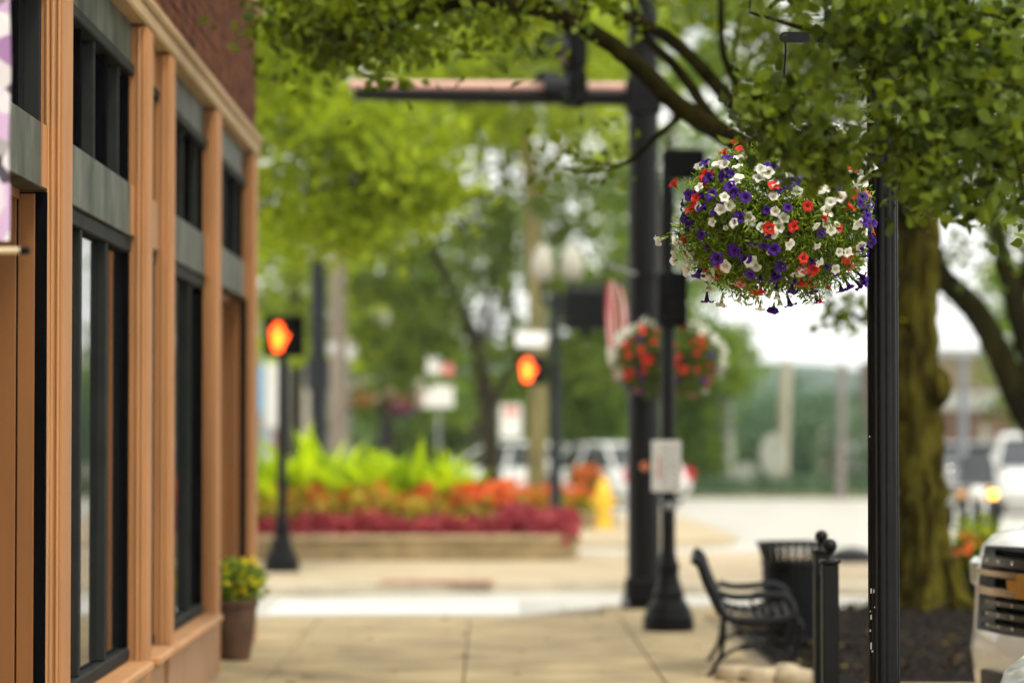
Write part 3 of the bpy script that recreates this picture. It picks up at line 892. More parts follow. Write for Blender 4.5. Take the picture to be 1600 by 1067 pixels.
PU = [(435,487),(315,520),(240,462),(195,440),(165,590),(150,560),(175,600),(243,650),(315,765),(270,300),(365,280),(270,375),(675,402),(590,430),(630,540),(530,550),(535,660),(460,710),(375,740),(570,730),(647,655),(545,320),(400,580),(580,880),(515,885),(470,840),(290,955),(220,835),(240,720),(690,965),(610,1000),(800,940),(975,900),(1060,860),(1075,700),(1040,775),(1095,760),(1130,520),(1035,560),(1125,470),(1120,385),(1085,330),(1010,440),(890,425),(1060,600),(1100,680),(720,380),(280,540),(850,820),(610,820),(680,880),(940,910),(1030,880),(1070,880),(1050,840),(1000,900),(1110,740),(1040,530),(1080,500),(1130,580),(210,855),(160,615),(265,455),(185,455),(365,430),(390,740),(790,935),(825,955),(1140,490),(1060,640),(600,915),(365,355),(900,840),(520,715)]
RD = [(130,385),(235,380),(225,400),(250,355),(270,340),(190,495),(180,520),(205,470),(355,250),(425,230),(728,530),(820,585),(960,465),(905,470),(970,515),(657,625),(712,772),(960,760),(955,780),(775,830),(710,895),(885,925),(720,895),(770,915),(840,985),(305,860),(1105,625),(155,665),(865,375),(525,930),(245,830),(550,80),(600,130),(660,75),(690,95),(985,260),(990,320),(500,930),(330,810)]
PK = [(1055,455),(765,865),(712,830),(1040,460),(970,805),(425,890),(1070,450)]
BC = P(1213, 345, 12.28)
RX, RU, RDN = .405, .345, .335
def on_ball(zx, zy):
    p = P(1020 + zx / Z1, 170 + zy / Z1, 12.28)
    dx = (p.x - BC.x) / RX; dz = (p.z - BC.z); dz = dz / (RU if dz > 0 else RDN)
    r = math.hypot(dx, dz)
    if r < .97: return (dx, -math.sqrt(1 - r * r), dz), 1.0
    return (dx / r, random.uniform(-.25, .12), dz / r), min(1.28, max(1.0, r))
fl = []
for lst, key in ((WH, 'w'), (PU, 'p'), (RD, 'r'), (PK, 'k')):
    for q in lst:
        d, s = on_ball(*q); fl.append((d, key, s * random.uniform(.97, 1.06)))
for k in range(62):
    zx, zy = random.uniform(120, 1120), random.uniform(250, 960)
    d, s_b = on_ball(zx, zy)
    if s_b < 1.02: fl.append((d, random.choice('wwwppr') if zx < 1000 else random.choice('ppw'), random.uniform(.95, 1.06)))
for k in range(46):                             # round the back
    a = random.uniform(.05, PI - .05); e = random.uniform(-.85, .9); c = math.sqrt(1 - e * e)
    fl.append(((math.cos(a) * c, math.sin(a) * c, e), random.choice('wwpprr'), random.uniform(.97, 1.08)))
basket('hanging_basket', 'large sharp ball of white, purple and red petunias hanging from the fluted post', BC, RX, .40, RU, RDN, fl, 34000, (HX, LPY - .01, HZ), 'hanging flower baskets', fsc=1.2)

# ---- tall signal pole with mast arm
bpY = 27.0; bpX = PX(1006, bpY)
sp_ = thing('signal_pole', 'thick black traffic signal pole with pink-topped horizontal mast arm', 'signal pole', (bpX, bpY, 0))
b = MB(); b.lathe([(.150, .28), (.142, 3.0), (.130, 9.0)], n=24); b.build('shaft', M_BLACK, sp_, smooth=True)
b = MB(); b.box(-.20, .20, -.20, .20, .0, .035, bev=.008)
b.box(-.172, .172, -.172, .172, .035, .28, bev=.03); b.build('base', M_IRON, sp_)
for (sx, sy) in ((-1, -1), (1, -1), (-1, 1), (1, 1)):
    b = MB(); b.lathe([(.028, .035), (.028, .075), (.014, .076), (.014, .12)], (sx * .178, sy * .178, 0), 6); b.build('anchor_bolt', M_STEEL, sp_)
zA = PZ(152, bpY)
b = MB(); b.tube([(-.05, 0, zA), (-1.2, 0, zA + .01), (-2.62, 0, zA + .03)], [.085, .075, .06], 16); am = b.build('mast_arm', M_BLACK, sp_, smooth=True)
b = MB(); b.tube([(-.16, -.03, zA + .085), (-1.2, -.03, zA + .095), (-2.66, -.03, zA + .105)], [.045, .042, .038], 12); b.build('upper_tube', M_PINK, am, smooth=True)  # pale pink tube laid along the top of the black arm
b = MB(); b.box(-.16, .16, -.15, .15, zA - .16, zA + .16, bev=.02); b.build('arm_clamp', M_IRON, sp_)
def signal_head(par, x, y, z, rz, mats=(M_BLACKR, M_DKGREY), n=3):
    """vertical traffic signal, lenses towards local -y turned by rz"""
    hb_ = bpy.data.objects.new('signal_head', None); COL.objects.link(hb_); hb_.parent = par; hb_.location = (x, y, z); hb_.rotation_euler = (0, 0, rz)
    b = MB()
    for k in range(n): b.box(-.16, .16, -.09, .09, -.165 + (k - 1) * .34, .165 + (k - 1) * .34, bev=.03)
    b.build('housing', mats[0], hb_)
    for k in range(n):
        zc = (k - 1) * .34
        v = MB(); m = 12
        pts0 = [(.145 * math.cos(a), -.09, zc + .145 * math.sin(a)) for a in [PI * (-.12 + 1.24 * j / m) for j in range(m + 1)]]
        pts1 = [(p[0] * 1.02, -.33 + .0 * j, p[2]) for j, p in enumerate(pts0)]
        pts2 = [(p[0] * .95, -.33, zc + (p[2] - zc) * .95) for p in pts1]; pts3 = [(p[0], -.09, p[2]) for p in pts2]
        A = pts0 + pts1 + pts2 + pts3; q = m + 1
        fs = [(r * q + j, r * q + j + 1, (r + 1) * q + j + 1, (r + 1) * q + j) for r in range(3) for j in range(m)]
        v.add(A, fs); v.build('visor', mats[1], hb_)
        v = MB(); v.lathe([(.13, 0), (.10, .03), (.01, .045)], n=16)
        v.v = [(a, -.09 - c, zc + b_) for (a, b_, c) in v.v]
        v.build('lens', mat('signal_lens_%d' % k, [(.05, .12, .06), (.16, .10, .03), (.14, .02, .02)][k], .2, var=.1), hb_)
    return hb_
signal_head(sp_, PX(897, bpY) - bpX, .02, zA + .42, PI / 2 * -0.82)
b = MB(); b.tube([(PX(905, bpY) - bpX, .06, zA - .1), (PX(905, bpY) - bpX, .06, zA + 1.1)], .035, 10); b.build('signal_mount', M_BLACKR, sp_, smooth=True)
zb = PZ(468, bpY)
b = MB(); b.tube([(.1, -.05, zb + .2), (PX(1042, 25.9) - bpX, -1.1, zb + .2)], .022, 8); b.build('basket_arm', M_BLACK, sp_, smooth=True)
b = MB(); b.lathe([(.02, 0), (.045, .0), (.045, .012)], n=12); b.v = [(v[0] - .0, -.142 - v[2], v[1] + PZ(728, bpY)) for v in b.v]; b.build('push_button', mat('button_orange', (.5, .16, .08), .5), sp_)
b = MB(); b.tube([(-.02, -.1, PZ(432, bpY)), (-.30, -.16, PZ(438, bpY) + .12)], .014, 8); b.sphere((-.31, -.162, PZ(438, bpY) + .13), .026); b.build('flag_staff', M_STEEL, sp_, smooth=True)

# ---- the flag hanging on that staff
fz = PZ(440, 26.8); fx = PX(960, 26.8)
flag = thing('flag', 'red and white striped flag hanging limp against the black signal pole', 'flag', (fx, 26.82, fz - .45))
nst = 9
for k in range(nst):
    b = MB(); vs = []; fs = []
    for j in range(13):
        t = j / 12; z = .47 - .92 * t
        for e in (0, 1):
            s = (k + e) / nst
            w_ = .10 + .14 * math.sin(PI * min(1, t * 1.15)) ** .8
            x = (s - .5) * w_ * (1.0 - .25 * t) + .05 * t + .012 * math.sin(5 * t + k)
            y = .035 * math.sin(s * 13 + 3 * t) * (.4 + t)
            vs.append((x, y, z - .05 * s))
            vs.append((x, y + .004, z - .05 * s))
    for j in range(12):
        a = j * 4
        fs += [(a, a + 2, a + 6, a + 4), (a + 1, a + 5, a + 7, a + 3), (a, a + 4, a + 5, a + 1), (a + 2, a + 3, a + 7, a + 6)]
    b.add(vs, fs)
    b.build('stripe', mat('flag_red', (.62, .06, .08), .8, var=.1) if k % 2 == 0 else mat('flag_white', (.75, .66, .62), .8, var=.06), flag, smooth=True)

# ---- pedestrian signal poles
HANDP = [(-.30, -.95), (.25, -.95), (.36, -.55), (.62, -.15), (.78, .12), (.62, .26), (.40, .02), (.40, .50), (.36, .72), (.24, .72), (.22, .45), (.20, .92), (.06, .97), (.03, .5), (0, .98), (-.14, .95), (-.15, .48), (-.18, .85), (-.31, .82), (-.33, .4), (-.42, .62), (-.53, .56), (-.50, .0), (-.44, -.45)]
def ped_pole(name, label, x, y, top, headz, head_rz, hand=True, sign=None, hx=.0, r=.057, group='pedestrian signal posts', headw=.42):
    root = thing(name, label, 'pedestrian signal', (x, y, 0), group=group)
    b = MB(); b.lathe([(r, .62), (r * .92, top)], n=18); b.build('shaft', M_BLACK, root, smooth=True)
    b = MB(); b.lathe([(.205, 0), (.205, .11), (.19, .125), (.185, .16), (.14, .24), (.125, .26), (.13, .30), (.115, .32), (.085, .43), (.08, .47), (.088, .49), (.088, .53), (.07, .56), (r, .64)], n=8 if False else 20); b.build('base', M_IRON, root, smooth=True, angle=35)
    hd = bpy.data.objects.new('signal_head', None); COL.objects.link(hd); hd.parent = root; hd.location = (hx, 0, headz); hd.rotation_euler = (0, 0, head_rz)
    hh = .22
    b = MB(); b.box(-headw / 2, headw / 2, -.12, .09, -hh, hh, bev=.025); b.build('housing', M_BLACKR, hd)
    vis = .26 if hand else .14
    v = MB(); v.box(-headw / 2 - .012, headw / 2 + .012, -vis, -.10, hh - .012, hh + .010, bev=.004); v.box(-headw / 2 - .012, -headw / 2 + .008, -vis, -.10, -hh, hh - .013); v.box(headw / 2 - .008, headw / 2 + .012, -vis, -.10, -hh, hh - .013); v.build('visor', M_BLACKR, hd)
    b = MB(); b.box(-headw / 2 + .02, headw / 2 - .02, -.128, -.121, -hh + .02, hh - .02); b.build('face_panel', M_BLACKR, hd)
    if hand:
        s = .175
        b = MB(); b.prism([(p[0] * s * .95 - .07, p[1] * s) for p in HANDP], -.140, -.130, 'y'); b.build('hand_symbol', M_HAND, hd)
        b = MB(); b.prism([(p[0] * s * .42 - .075, p[1] * s * .5 - .02) for p in HANDP], -.146, -.1405, 'y'); b.build('hand_core', M_HANDC, hd)
    return root
p1x = PX(441, 34)
ped_pole('pedestrian_signal', 'black post showing a lit orange hand beside the storefront corner', p1x, 34, 2.62, PZ(527, 34), 0.0, hx=.03)
npx = PX(1044, 24)
npp = ped_pole('pedestrian_signal', 'black post with white rule sign, its signal head seen side-on, near the bench', npx, 24, 3.70, PZ(468, 24), PI / 2 * 1.02, hand=False, headw=.36)
b = MB(); b.box(-.05, .05, -.05, .05, 2.92, 3.62, bev=.02); b.box(-.045, .30, -.05, .05, 3.62, 3.86, bev=.02); b.build('upper_bracket', M_BLACKR, npp)
b = MB(); sx, sz = .118, .205; zc = PZ(728, 23.9)
b.box(-sx - .02, sx - .02, -.075, -.069, zc - sz, zc + sz, bev=.003); sg = b.build('rule_sign', M_SIGN, npp)
b = MB(); b.box(-.085, -.070, -.0775, -.0755, zc - .10, zc + .08)
b.build('red_bar', M_RED, sg)
for r in range(6):
    for c in range(2):
        b = MB(); b.box(-.05 + c * .07, .0 + c * .07, -.0775, -.0755, zc - .165 + r * .058, zc - .142 + r * .058); b.build('grey_mark', M_SIGNG, sg)
b = MB(); b.lathe([(.02, 0), (.035, .0), (.035, .03), (.02, .04)], n=12); b.v = [(v[0] - .0, -.06 - v[2], v[1] + PZ(790, 24)) for v in b.v]; b.build('push_button', M_STEEL, npp, smooth=True)

# second hanging basket, softer, in front of the signal pole
B2 = P(1042, 560, 25.85)
fl = []
for k in range(200):
    a = random.uniform(0, 2 * PI); e = random.uniform(-.95, .98); c = math.sqrt(1 - e * e)
    d = (math.cos(a) * c, math.sin(a) * c, e)
    rim = math.hypot(d[0], max(0, e))
    if rim > .80 and e > -.45 and random.random() < .93: key = 'w'
    elif e < -.45: key = random.choice('pprk')
    else: key = random.choice('rrrrrp')
    if key == 'w' and d[1] < -.45: key = 'r'
    fl.append((d, key, random.uniform(.98, 1.08)))
for k in range(75):
    a = random.choice((random.gauss(2.5, .55), random.gauss(.55, .55), random.uniform(-.5, 3.6))); rr_ = random.gauss(0, .22)
    fl.append(((math.cos(a), rr_, math.sin(a)), 'w', random.uniform(1.0, 1.13)))
basket('hanging_basket', 'hanging basket with white-rimmed red petunias behind the slim black post', B2, .47, .46, .33, .36, fl, 5200, (PX(1042, 25.9), 25.9, zb + .18), 'hanging flower baskets', leaf=.05, lmat=L_DARK, detail=False, fsc=1.5)

# ---- bench
bnX, bnY = PX(1118, 19.55), 19.5
bench = thing('park_bench', 'black metal slatted park bench with looped arms at the mulch bed', 'bench', (bnX, bnY, 0), math.radians(-4))
bench.scale = (1, 1, .93)
BLN = 1.35                                     # along +y, seat faces +x
def bench_end(y, with_arm=True):
    e = MB(); rr = .020
    fl_ = (0.7, 1.25)
    e.tube(smooth_path([(-.06, y, .0), (-.03, y, .03), (.03, y, .16), (.05, y, .33), (.035, y, .44)], 4), rr, 8, flat=(1, .8))
    e.build('rear_leg', M_IRON, bench, smooth=True)
    e = MB(); e.tube(smooth_path([(.035, y, .44), (.0, y, .52), (-.06, y, .66), (-.10, y, .78), (-.15, y, .82)], 4), [.034] * 16 + [.036], 8); e.build('back_stile', M_IRON, bench, smooth=True)
    e = MB(); e.tube(smooth_path([(.04, y, .43), (.12, y, .395), (.28, y, .385), (.44, y, .40), (.52, y, .42)], 4), .030, 8); e.build('seat_rail', M_IRON, bench, smooth=True)
    e = MB(); e.tube(smooth_path([(.50, y, .41), (.55, y, .36), (.52, y, .22), (.50, y, .10), (.54, y, .03), (.60, y, .0)], 4), rr, 8); e.build('front_leg', M_IRON, bench, smooth=True)
    e = MB(); e.tube(smooth_path([(.02, y, .58), (.12, y, .555), (.26, y, .56), (.38, y, .575), (.46, y, .55), (.50, y, .48), (.48, y, .42)], 5), .017, 8, flat=(1, 1.4)); e.build('armrest', M_DKGREY, bench, smooth=True)
    e = MB(); e.tube(smooth_path([(.0, y, .10), (.12, y, .19), (.26, y, .20), (.40, y, .17), (.51, y, .11)], 4), .012, 8); e.build('stretcher', M_IRON, bench, smooth=True)
    e = MB()                                   # cast leaf ornament on the stretcher
    for s in (-1, 1):
        e.prism([(.26, .20), (.26 + s * .05, .235), (.26 + s * .10, .225), (.26 + s * .13, .20), (.26 + s * .09, .185)], y - .008, y + .008, 'y')
    e.build('leaf_ornament', M_IRON, bench)
    e = MB(); e.tube([(.30 + .055 * math.cos(a), y, .46 + .055 * math.sin(a)) for a in [2 * PI * k / 14 for k in range(15)]], .010, 6, cap=False); e.build('arm_scroll', M_IRON, bench, smooth=True)
for y in (0, BLN): bench_end(y)
prof = [(-.155, .80), (-.115, .77), (-.085, .72), (-.062, .665), (-.038, .61), (-.012, .555), (.022, .50), (.055, .45), (.105, .42), (.165, .405), (.225, .402), (.285, .403), (.345, .408), (.405, .415), (.465, .425), (.515, .43)]
for (px_, pz_) in prof:
    e = MB(); e.box(px_ - .012, px_ + .012, .02, BLN - .02, pz_ - .012, pz_ + .014, bev=.005); e.build('slat', M_IRON, bench)
e = MB(); e.tube([(.20, .0, .20), (.24, BLN / 2, .19), (.20, BLN, .20)], .012, 6); e.build('cross_brace', M_IRON, bench, smooth=True)

# ---- litter bin with flared slats
tbX, tbY = PX(1248, 21.4), 21.6
binr = thing('litter_bin', 'black slatted litter bin with flared top behind the bench', 'litter bin', (tbX, tbY, 0.05))
b = MB(); b.lathe([(.20, .04), (.225, .06), (.225, .60), (.215, .61), (.215, .08)], n=28, cap=False); b.build('inner_can', M_BLACKR, binr, smooth=True)
ns = 30
slm = MB(); slm.add([(.238, -.017, .03), (.238, .017, .03), (.246, .017, .03), (.246, -.017, .03), (.238, -.017, .62), (.238, .017, .62), (.246, .017, .62), (.246, -.017, .62), (.272, -.019, .735), (.272, .019, .735), (.280, .019, .732), (.280, -.019, .732)],
    [(0, 3, 2, 1), (0, 1, 5, 4), (3, 7, 6, 2), (1, 2, 6, 5), (0, 4, 7, 3), (4, 5, 9, 8), (7, 11, 10, 6), (5, 6, 10, 9), (4, 8, 11, 7), (8, 9, 10, 11)])
sm = slm.mesh('slat', M_BLACK)
for k in range(ns):
    o = link('slat', sm, binr); o.rotation_euler = (0, 0, 2 * PI * k / ns)
for (zz, rr) in ((.06, .25), (.60, .252), (.737, .283)):
    b = MB(); b.tube([(rr * math.cos(a), rr * math.sin(a), zz) for a in [2 * PI * k / 32 for k in range(33)]], .012, 8, cap=False); b.build('hoop', M_BLACK, binr, smooth=True)
b = MB(); b.lathe([(.20, 0), (.20, .04)], n=20); b.build('foot', M_IRON, binr)

# ---- short bed railing seen end-on
rlY = 14.9; rlX = PX(1296, rlY)
rail = thing('bed_railing', 'short black railing with ball finials seen end-on beside the fluted post', 'railing', (rlX, rlY, 0))
rail.scale = (1, 1, .95)
y2 = 1.30; x2 = PX(1283, rlY + y2) - rlX
for (xx, yy) in ((0, 0), (x2, y2)):
    b = MB(); b.box(xx - .041, xx + .041, yy - .041, yy + .041, 0, .985, bev=.006); po = b.build('post', M_BLACK, rail)
    b = MB(); b.box(xx - .050, xx + .050, yy - .050, yy + .050, .985, 1.008, bev=.008); b.lathe([(.030, 1.008), (.018, 1.02), (.016, 1.045), (.025, 1.052)], (xx, yy, 0), 14)
    b.sphere((xx, yy, 1.082), .036, 16, 10); b.build('finial', M_BLACK, po, smooth=True)
    b = MB(); b.box(xx - .08, xx + .08, yy - .08, yy + .08, -.002, .015, bev=.004); b.build('foot_plate', M_BLACK, po)
for zz in (.12, .88):
    b = MB(); b.tube([(0, .03, zz), (x2, y2 - .03, zz)], .014, 8); b.build('rail', M_BLACK, rail, smooth=True)
for k in range(1, 10):
    t = k / 10
    b = MB(); b.tube([(x2 * t, y2 * t, .12), (x2 * t, y2 * t, .88)], .008, 6); b.build('picket', M_BLACK, rail, smooth=True)

# ---- black dome planter far behind the bin
dm = thing('dome_planter', 'low black domed tub at the street corner beyond the litter bin', 'tub', (PX(1330, 36.4), 36.4, 0))
b = MB(); b.lathe([(.26, 0), (.30, .03), (.28, .10), (.18, .16), (.03, .19)], n=20); b.build('dome', M_BLACK, dm, smooth=True)
b = MB(); b.lathe([(.315, .02), (.315, .05)], n=20); b.build('rim', M_DKGREY, dm, smooth=True)

# ---- flower pot in the doorway
fpY = 20.9
pot = thing('flower_pot', 'dark terracotta pot of yellow flowers at the storefront doorway', 'flower pot', (PX(368, fpY), fpY, 0.005))
pot.scale = (1, 1, .92)
b = MB(); b.lathe([(.10, 0), (.105, .02), (.125, .12), (.145, .28), (.152, .40), (.165, .41), (.168, .455), (.150, .46), (.14, .42)], n=26, cap=False); b.build('pot', M_POT, pot, smooth=True)
b = MB(); b.lathe([(.143, .42), (.01, .44)], n=20); b.build('soil', M_SOIL, pot)
b = MB(); b.lathe([(.01, .012), (.10, .012)], n=20); b.build('pot_floor', M_POT, pot)
c_ = ellip((0, 0, .58), (.21, .21, .18), 800, .2)
link('foliage', leaf_mesh('foliage', L_MID, c_, RNG.uniform(.04, .08, len(c_)), 'kite', .5), pot)['kind'] = 'stuff'
c_ = ellip((.01, 0, .60), (.20, .20, .17), 170, .5)
link('blossoms', leaf_mesh('blossoms', L_YFLOW, c_, RNG.uniform(.03, .055, len(c_)), 'ovate', .6), pot)['kind'] = 'stuff'

# ---- hanging cloth banner at the near edge of the facade
bnr = thing('wall_banner', 'purple and white floral banner with a pale rod at the storefront entrance', 'banner', (PX(4, 9.2), 9.2, PZ(392, 9.2)))
m, t, bs = _new('floral_cloth')
tc = t.nodes.new('ShaderNodeTexCoord'); vo = t.nodes.new('ShaderNodeTexVoronoi'); vo.inputs['Scale'].default_value = 13
t.links.new(tc.outputs['Object'], vo.inputs['Vector'])
cr = t.nodes.new('ShaderNodeValToRGB'); cr.color_ramp.interpolation = 'EASE'
for pos, c in ((.0, (.25, .10, .30, 1)), (.35, (.62, .45, .66, 1)), (.6, (.72, .70, .72, 1)), (.85, (.03, .02, .04, 1))):
    e = cr.color_ramp.elements.new(pos); e.color = c
cr.color_ramp.elements.remove(cr.color_ramp.elements[0]); 
sepc = t.nodes.new('ShaderNodeSeparateColor'); t.links.new(vo.outputs['Color'], sepc.inputs[0])
t.links.new(sepc.outputs[0], cr.inputs[0]); t.links.new(cr.outputs[0], bs.inputs['Base Color']); bs.inputs['Roughness'].default_value = .85
b = MB(); vs = []; fs = []
nz = 24
for j in range(nz + 1):
    z = .03 + 1.05 * j / nz
    for i in range(7):
        x = -.33 + .345 * i / 6 + (.003 * math.sin(z * 14) if i == 6 else 0)
        y = .012 * math.sin(x * 22 + z * 2)
        vs.append((x, y, z)); vs.append((x, y + .003, z))
for j in range(nz):
    for i in range(6):
        a = (j * 7 + i) * 2; c = ((j + 1) * 7 + i) * 2
        fs += [(a, a + 2, c + 2, c), (a + 1, c + 1, c + 3, a + 3)]
b.add(vs, fs); b.build('cloth', m, bnr, smooth=True)
for zz in (0.0, 1.09):
    tip = PX(30, 9.2) - PX(4, 9.2); end = PX(45, 9.2) - PX(4, 9.2)
    b = MB(); b.tube([(-.36, 0, zz), (tip, 0, zz)], .0105, 12); rd_ = b.build('rod', mat('pale_wood', (.62, .52, .32), .6, var=.1), bnr, smooth=True)
    b = MB(); b.tube([(tip, 0, zz), (end, 0, zz)], .0118, 12); b.build('rod_cap', M_BLACKR, rd_, smooth=True)

# ---- raised flower bed on the island
FB0, FB1 = 36.8, 39.0
bed = thing('raised_flower_bed', 'low stone planter bed of lime foliage, orange flowers and crimson border', 'planter bed', (0, FB0, 0))
xr = PX(905, FB0); xl = -9.0
out = [(xl, 0), (xr - .5, 0)] + [(xr - .5 + .5 * math.sin(a), .5 - .5 * math.cos(a)) for a in [PI / 2 * k / 8 for k in range(1, 9)]] + [(xr, 1.7)] + [(xr - .5 + .5 * math.cos(a), 1.7 + .5 * math.sin(a)) for a in [PI / 2 * k / 6 for k in range(1, 7)]] + [(xl, 2.2)]
b = MB(); b.prism(out, 0, .255, 'z'); b.build('planter_wall', M_PLANTER, bed)
def inset(poly, d):
    cx = sum(p[0] for p in poly) / len(poly); cy = sum(p[1] for p in poly) / len(poly)
    return [(p[0] + d * (1 if p[0] > cx else -1), p[1] + d * (1 if p[1] > cy else -1)) for p in poly]
nb = 16; bl = (xr - .5 - xl) / nb
for k in range(nb):                            # cap stones along the front
    b = MB(); b.box(xl + k * bl + .006, xl + (k + 1) * bl - .006, -.03, .30, .257, .315, bev=.012); b.build('cap_stone', M_PLANTERC, bed)
def arcp(r, a0, a1, n=6):
    return [(xr - .5 + r * math.sin(a0 + (a1 - a0) * k / n), .5 - r * math.cos(a0 + (a1 - a0) * k / n)) for k in range(n + 1)]
for k in range(3):
    a0, a1 = PI / 2 * k / 3 + .012, PI / 2 * (k + 1) / 3 - .012
    b = MB(); b.prism(arcp(.53, a0, a1) + arcp(.20, a0, a1)[::-1], .257, .315, 'z'); b.build('cap_stone', M_PLANTERC, bed)
b = MB(); b.box(xr - .30, xr + .03, .52, 1.7, .257, .315, bev=.012); b.build('cap_stone', M_PLANTERC, bed)
b = MB(); b.box(xl + .1, xr - .12, .31, 2.1, .2, .27); b.build('soil', M_SOIL, bed)
def bedplants(name, m, x0, x1, y0, y1, z0, z1, n, s, tm, up=.4, clump=None, hang=0, prof=None):
    x = RNG.uniform(x0, x1, n); y = RNG.uniform(y0, y1, n)
    if clump:
        cx = RNG.uniform(x0, x1, clump); x = cx[RNG.integers(0, clump, n)] + RNG.normal(size=n) * .10
        hz = RNG.uniform(.55, 1.0, clump)
    z = z0 + (z1 - z0) * RNG.random(n) * (.8 + .2 * np.sin(x * 5.3) * np.sin(x * 2.1 + 1))
    c = np.column_stack([x, y, z])
    if prof is not None: c = c[prof(x, y, z)]
    o = link(name, leaf_mesh(name, m, c, RNG.uniform(s * .6, s * 1.3, len(c)), tm, up, hang=hang), bed); o['kind'] = 'stuff'
bedplants('crimson_border', L_CRIM, -8.5, xr - .06, .04, .55, .27, .60, 6500, .12, 'kite', .3, hang=.5)
bedplants('crimson_border', L_CRIM, xr - .9, xr - .03, .2, 1.9, .27, .66, 3200, .12, 'kite', .3, hang=.5)
bedplants('yellow_foliage', L_YEL, -8.5, xr - 1.1, .45, .95, .50, .92, 3600, .10, 'kite', .5)
bedplants('orange_flowers', L_ORG, -8.5, xr - .95, .50, 1.15, .62, .98, 800, .085, 'ovate', .5, clump=50)
bedplants('orange_flowers', L_ORG, xr - 1.9, xr - .95, .50, 1.1, .70, 1.0, 420, .09, 'ovate', .5, clump=7)
bedplants('green_foliage', L_MID, -8.5, xr - .9, .6, 1.3, .30, .75, 3000, .10, 'kite', .4)
# arching lime fronds, each clump a rosette of blades
fr = []
TEMPL['frond'] = (np.array([(0, -.05, 0), (0, .05, 0), (.35, .10, .02), (.7, .085, -.03), (1, 0, -.16), (.7, -.085, -.03), (.35, -.10, .02)]), [(0, 6, 2, 1), (6, 5, 3, 2), (5, 4, 3)])
def fronds(n, x0, x1, hmax):
    vs = []; fs = []
    for k in range(n):
        cx, cy = random.uniform(x0, x1), random.uniform(1.0, 1.9)
        h = hmax * (0.82 + .10 * math.sin(cx * 2.6 + .8) + .10 * math.sin(cx * 5.1)) * random.uniform(.75, 1.05)
        for q in range(15):
            a = random.random() * 2 * PI; ln = h * random.uniform(.6, 1.0); lean = random.uniform(.25, 1.0)
            d = Vector((math.cos(a), math.sin(a), 0)); side_ = Vector((-math.sin(a), math.cos(a), 0)); wd = random.uniform(.06, .10)
            o0 = len(vs)
            for j in range(6):
                t = j / 5
                p = Vector((cx, cy, .3)) + d * (lean * ln * t ** 1.6) + Vector((0, 0, ln * (t - .42 * lean * t * t)))
                ww = wd * math.sin(PI * min(.98, .12 + t * .88)) ** .7 * (1 if j < 5 else .1)
                vs += [p - side_ * ww, p + side_ * ww]
            for j in range(5): fs.append((o0 + 2 * j, o0 + 2 * j + 1, o0 + 2 * j + 3, o0 + 2 * j + 2))
    b = MB(); b.add(vs, fs); o = b.build('lime_fronds', L_BED, bed, smooth=True); o['kind'] = 'stuff'
fronds(90, -8.5, PX(722, 38.3), 1.9)
bedplants('lime_foliage', L_BED, -8.5, PX(735, 38.3), 1.0, 2.0, .5, 1.35, 3600, .14, 'kite', .3)

# small bed beyond with red flowers
bed2 = thing('flower_bed', 'small bed of red flowers and green leaves by the yellow hydrant', 'flower bed', (PX(850, 50), 50, 0))
b = MB(); b.lathe([(.75, -.02), (.75, .22), (.7, .25), (.02, .26)], n=22, sx=1.6); b.build('stone_ring', M_PLANTER, bed2, smooth=True)
link('foliage', leaf_mesh('foliage', L_LIME, ellip((0, 0, .38), (1.1, .6, .25), 900), .14, 'kite', .5), bed2)['kind'] = 'stuff'
link('blossoms', leaf_mesh('blossoms', L_ORG, ellip((0, -.1, .50), (.9, .5, .22), 330, .6), .09, 'ovate', .5), bed2)['kind'] = 'stuff'

# ---- hydrant
hy = thing('fire_hydrant', 'yellow fire hydrant on the far corner beside the signal pole', 'fire hydrant', (PX(943, 49), 49, 0))
b = MB(); b.lathe([(.17, 0), (.17, .04), (.12, .05), (.12, .48), (.155, .49), (.155, .54), (.125, .55), (.12, .66), (.08, .76), (.03, .80), (.03, .85), (.01, .855)], n=18); b.build('barrel', M_YEL, hy, smooth=True)
for (dx, dy) in ((1, 0), (-1, 0), (0, -1)):
    b = MB(); r = .055 if dy == 0 else .075
    b.tube([(dx * .1, dy * .1, .42), (dx * .19, dy * .19, .42)], r, 12); b.tube([(dx * .19, dy * .19, .42), (dx * .215, dy * .215, .42)], r * 1.2, 6); b.build('hose_cap', M_YEL, hy, smooth=True)

# ---- urn planters
def urn(name, label, x, y, h, fl_r, reds, group):
    u = thing(name, label, 'urn planter', (x, y, 0), group=group)
    b = MB(); b.lathe([(.15, 0), (.15, .05), (.10, .08), (.08, h * .3), (.12, h * .45), (.18, h * .75), (.20, h * .96), (.22, h), (.19, h), (.18, h * .9)], n=22, cap=False); b.build('bowl', M_BLACKR, u, smooth=True)
    b = MB(); b.lathe([(.185, h * .93), (.01, h * .96)], n=18); b.build('soil', M_SOIL, u)
    link('foliage', leaf_mesh('foliage', L_MID, ellip((0, 0, h + fl_r * .55), (fl_r, fl_r, fl_r * .7), 700), .10, 'kite', .5), u)['kind'] = 'stuff'
    link('blossoms', leaf_mesh('blossoms', L_ORG, ellip((0, -.03, h + fl_r * .7), (fl_r, fl_r, fl_r * .6), reds, .7), .075, 'ovate', .5), u)['kind'] = 'stuff'
    return u
urn('urn_planter', 'black urn of red flowers just left of the yellow hydrant', PX(915, 50.5), 50.5, .62, .30, 220, 'black flower urns')
u2 = urn('urn_planter', 'black urn of red and yellow flowers between tree trunk and white car', PX(1526, 26), 25.9, .40, .24, 70, 'black flower urns')
link('yellow_blossoms', leaf_mesh('yellow_blossoms', L_YFLOW, ellip((.05, -.03, .40 + .18), (.2, .2, .14), 60, .7), .06, 'ovate', .5), u2)['kind'] = 'stuff'
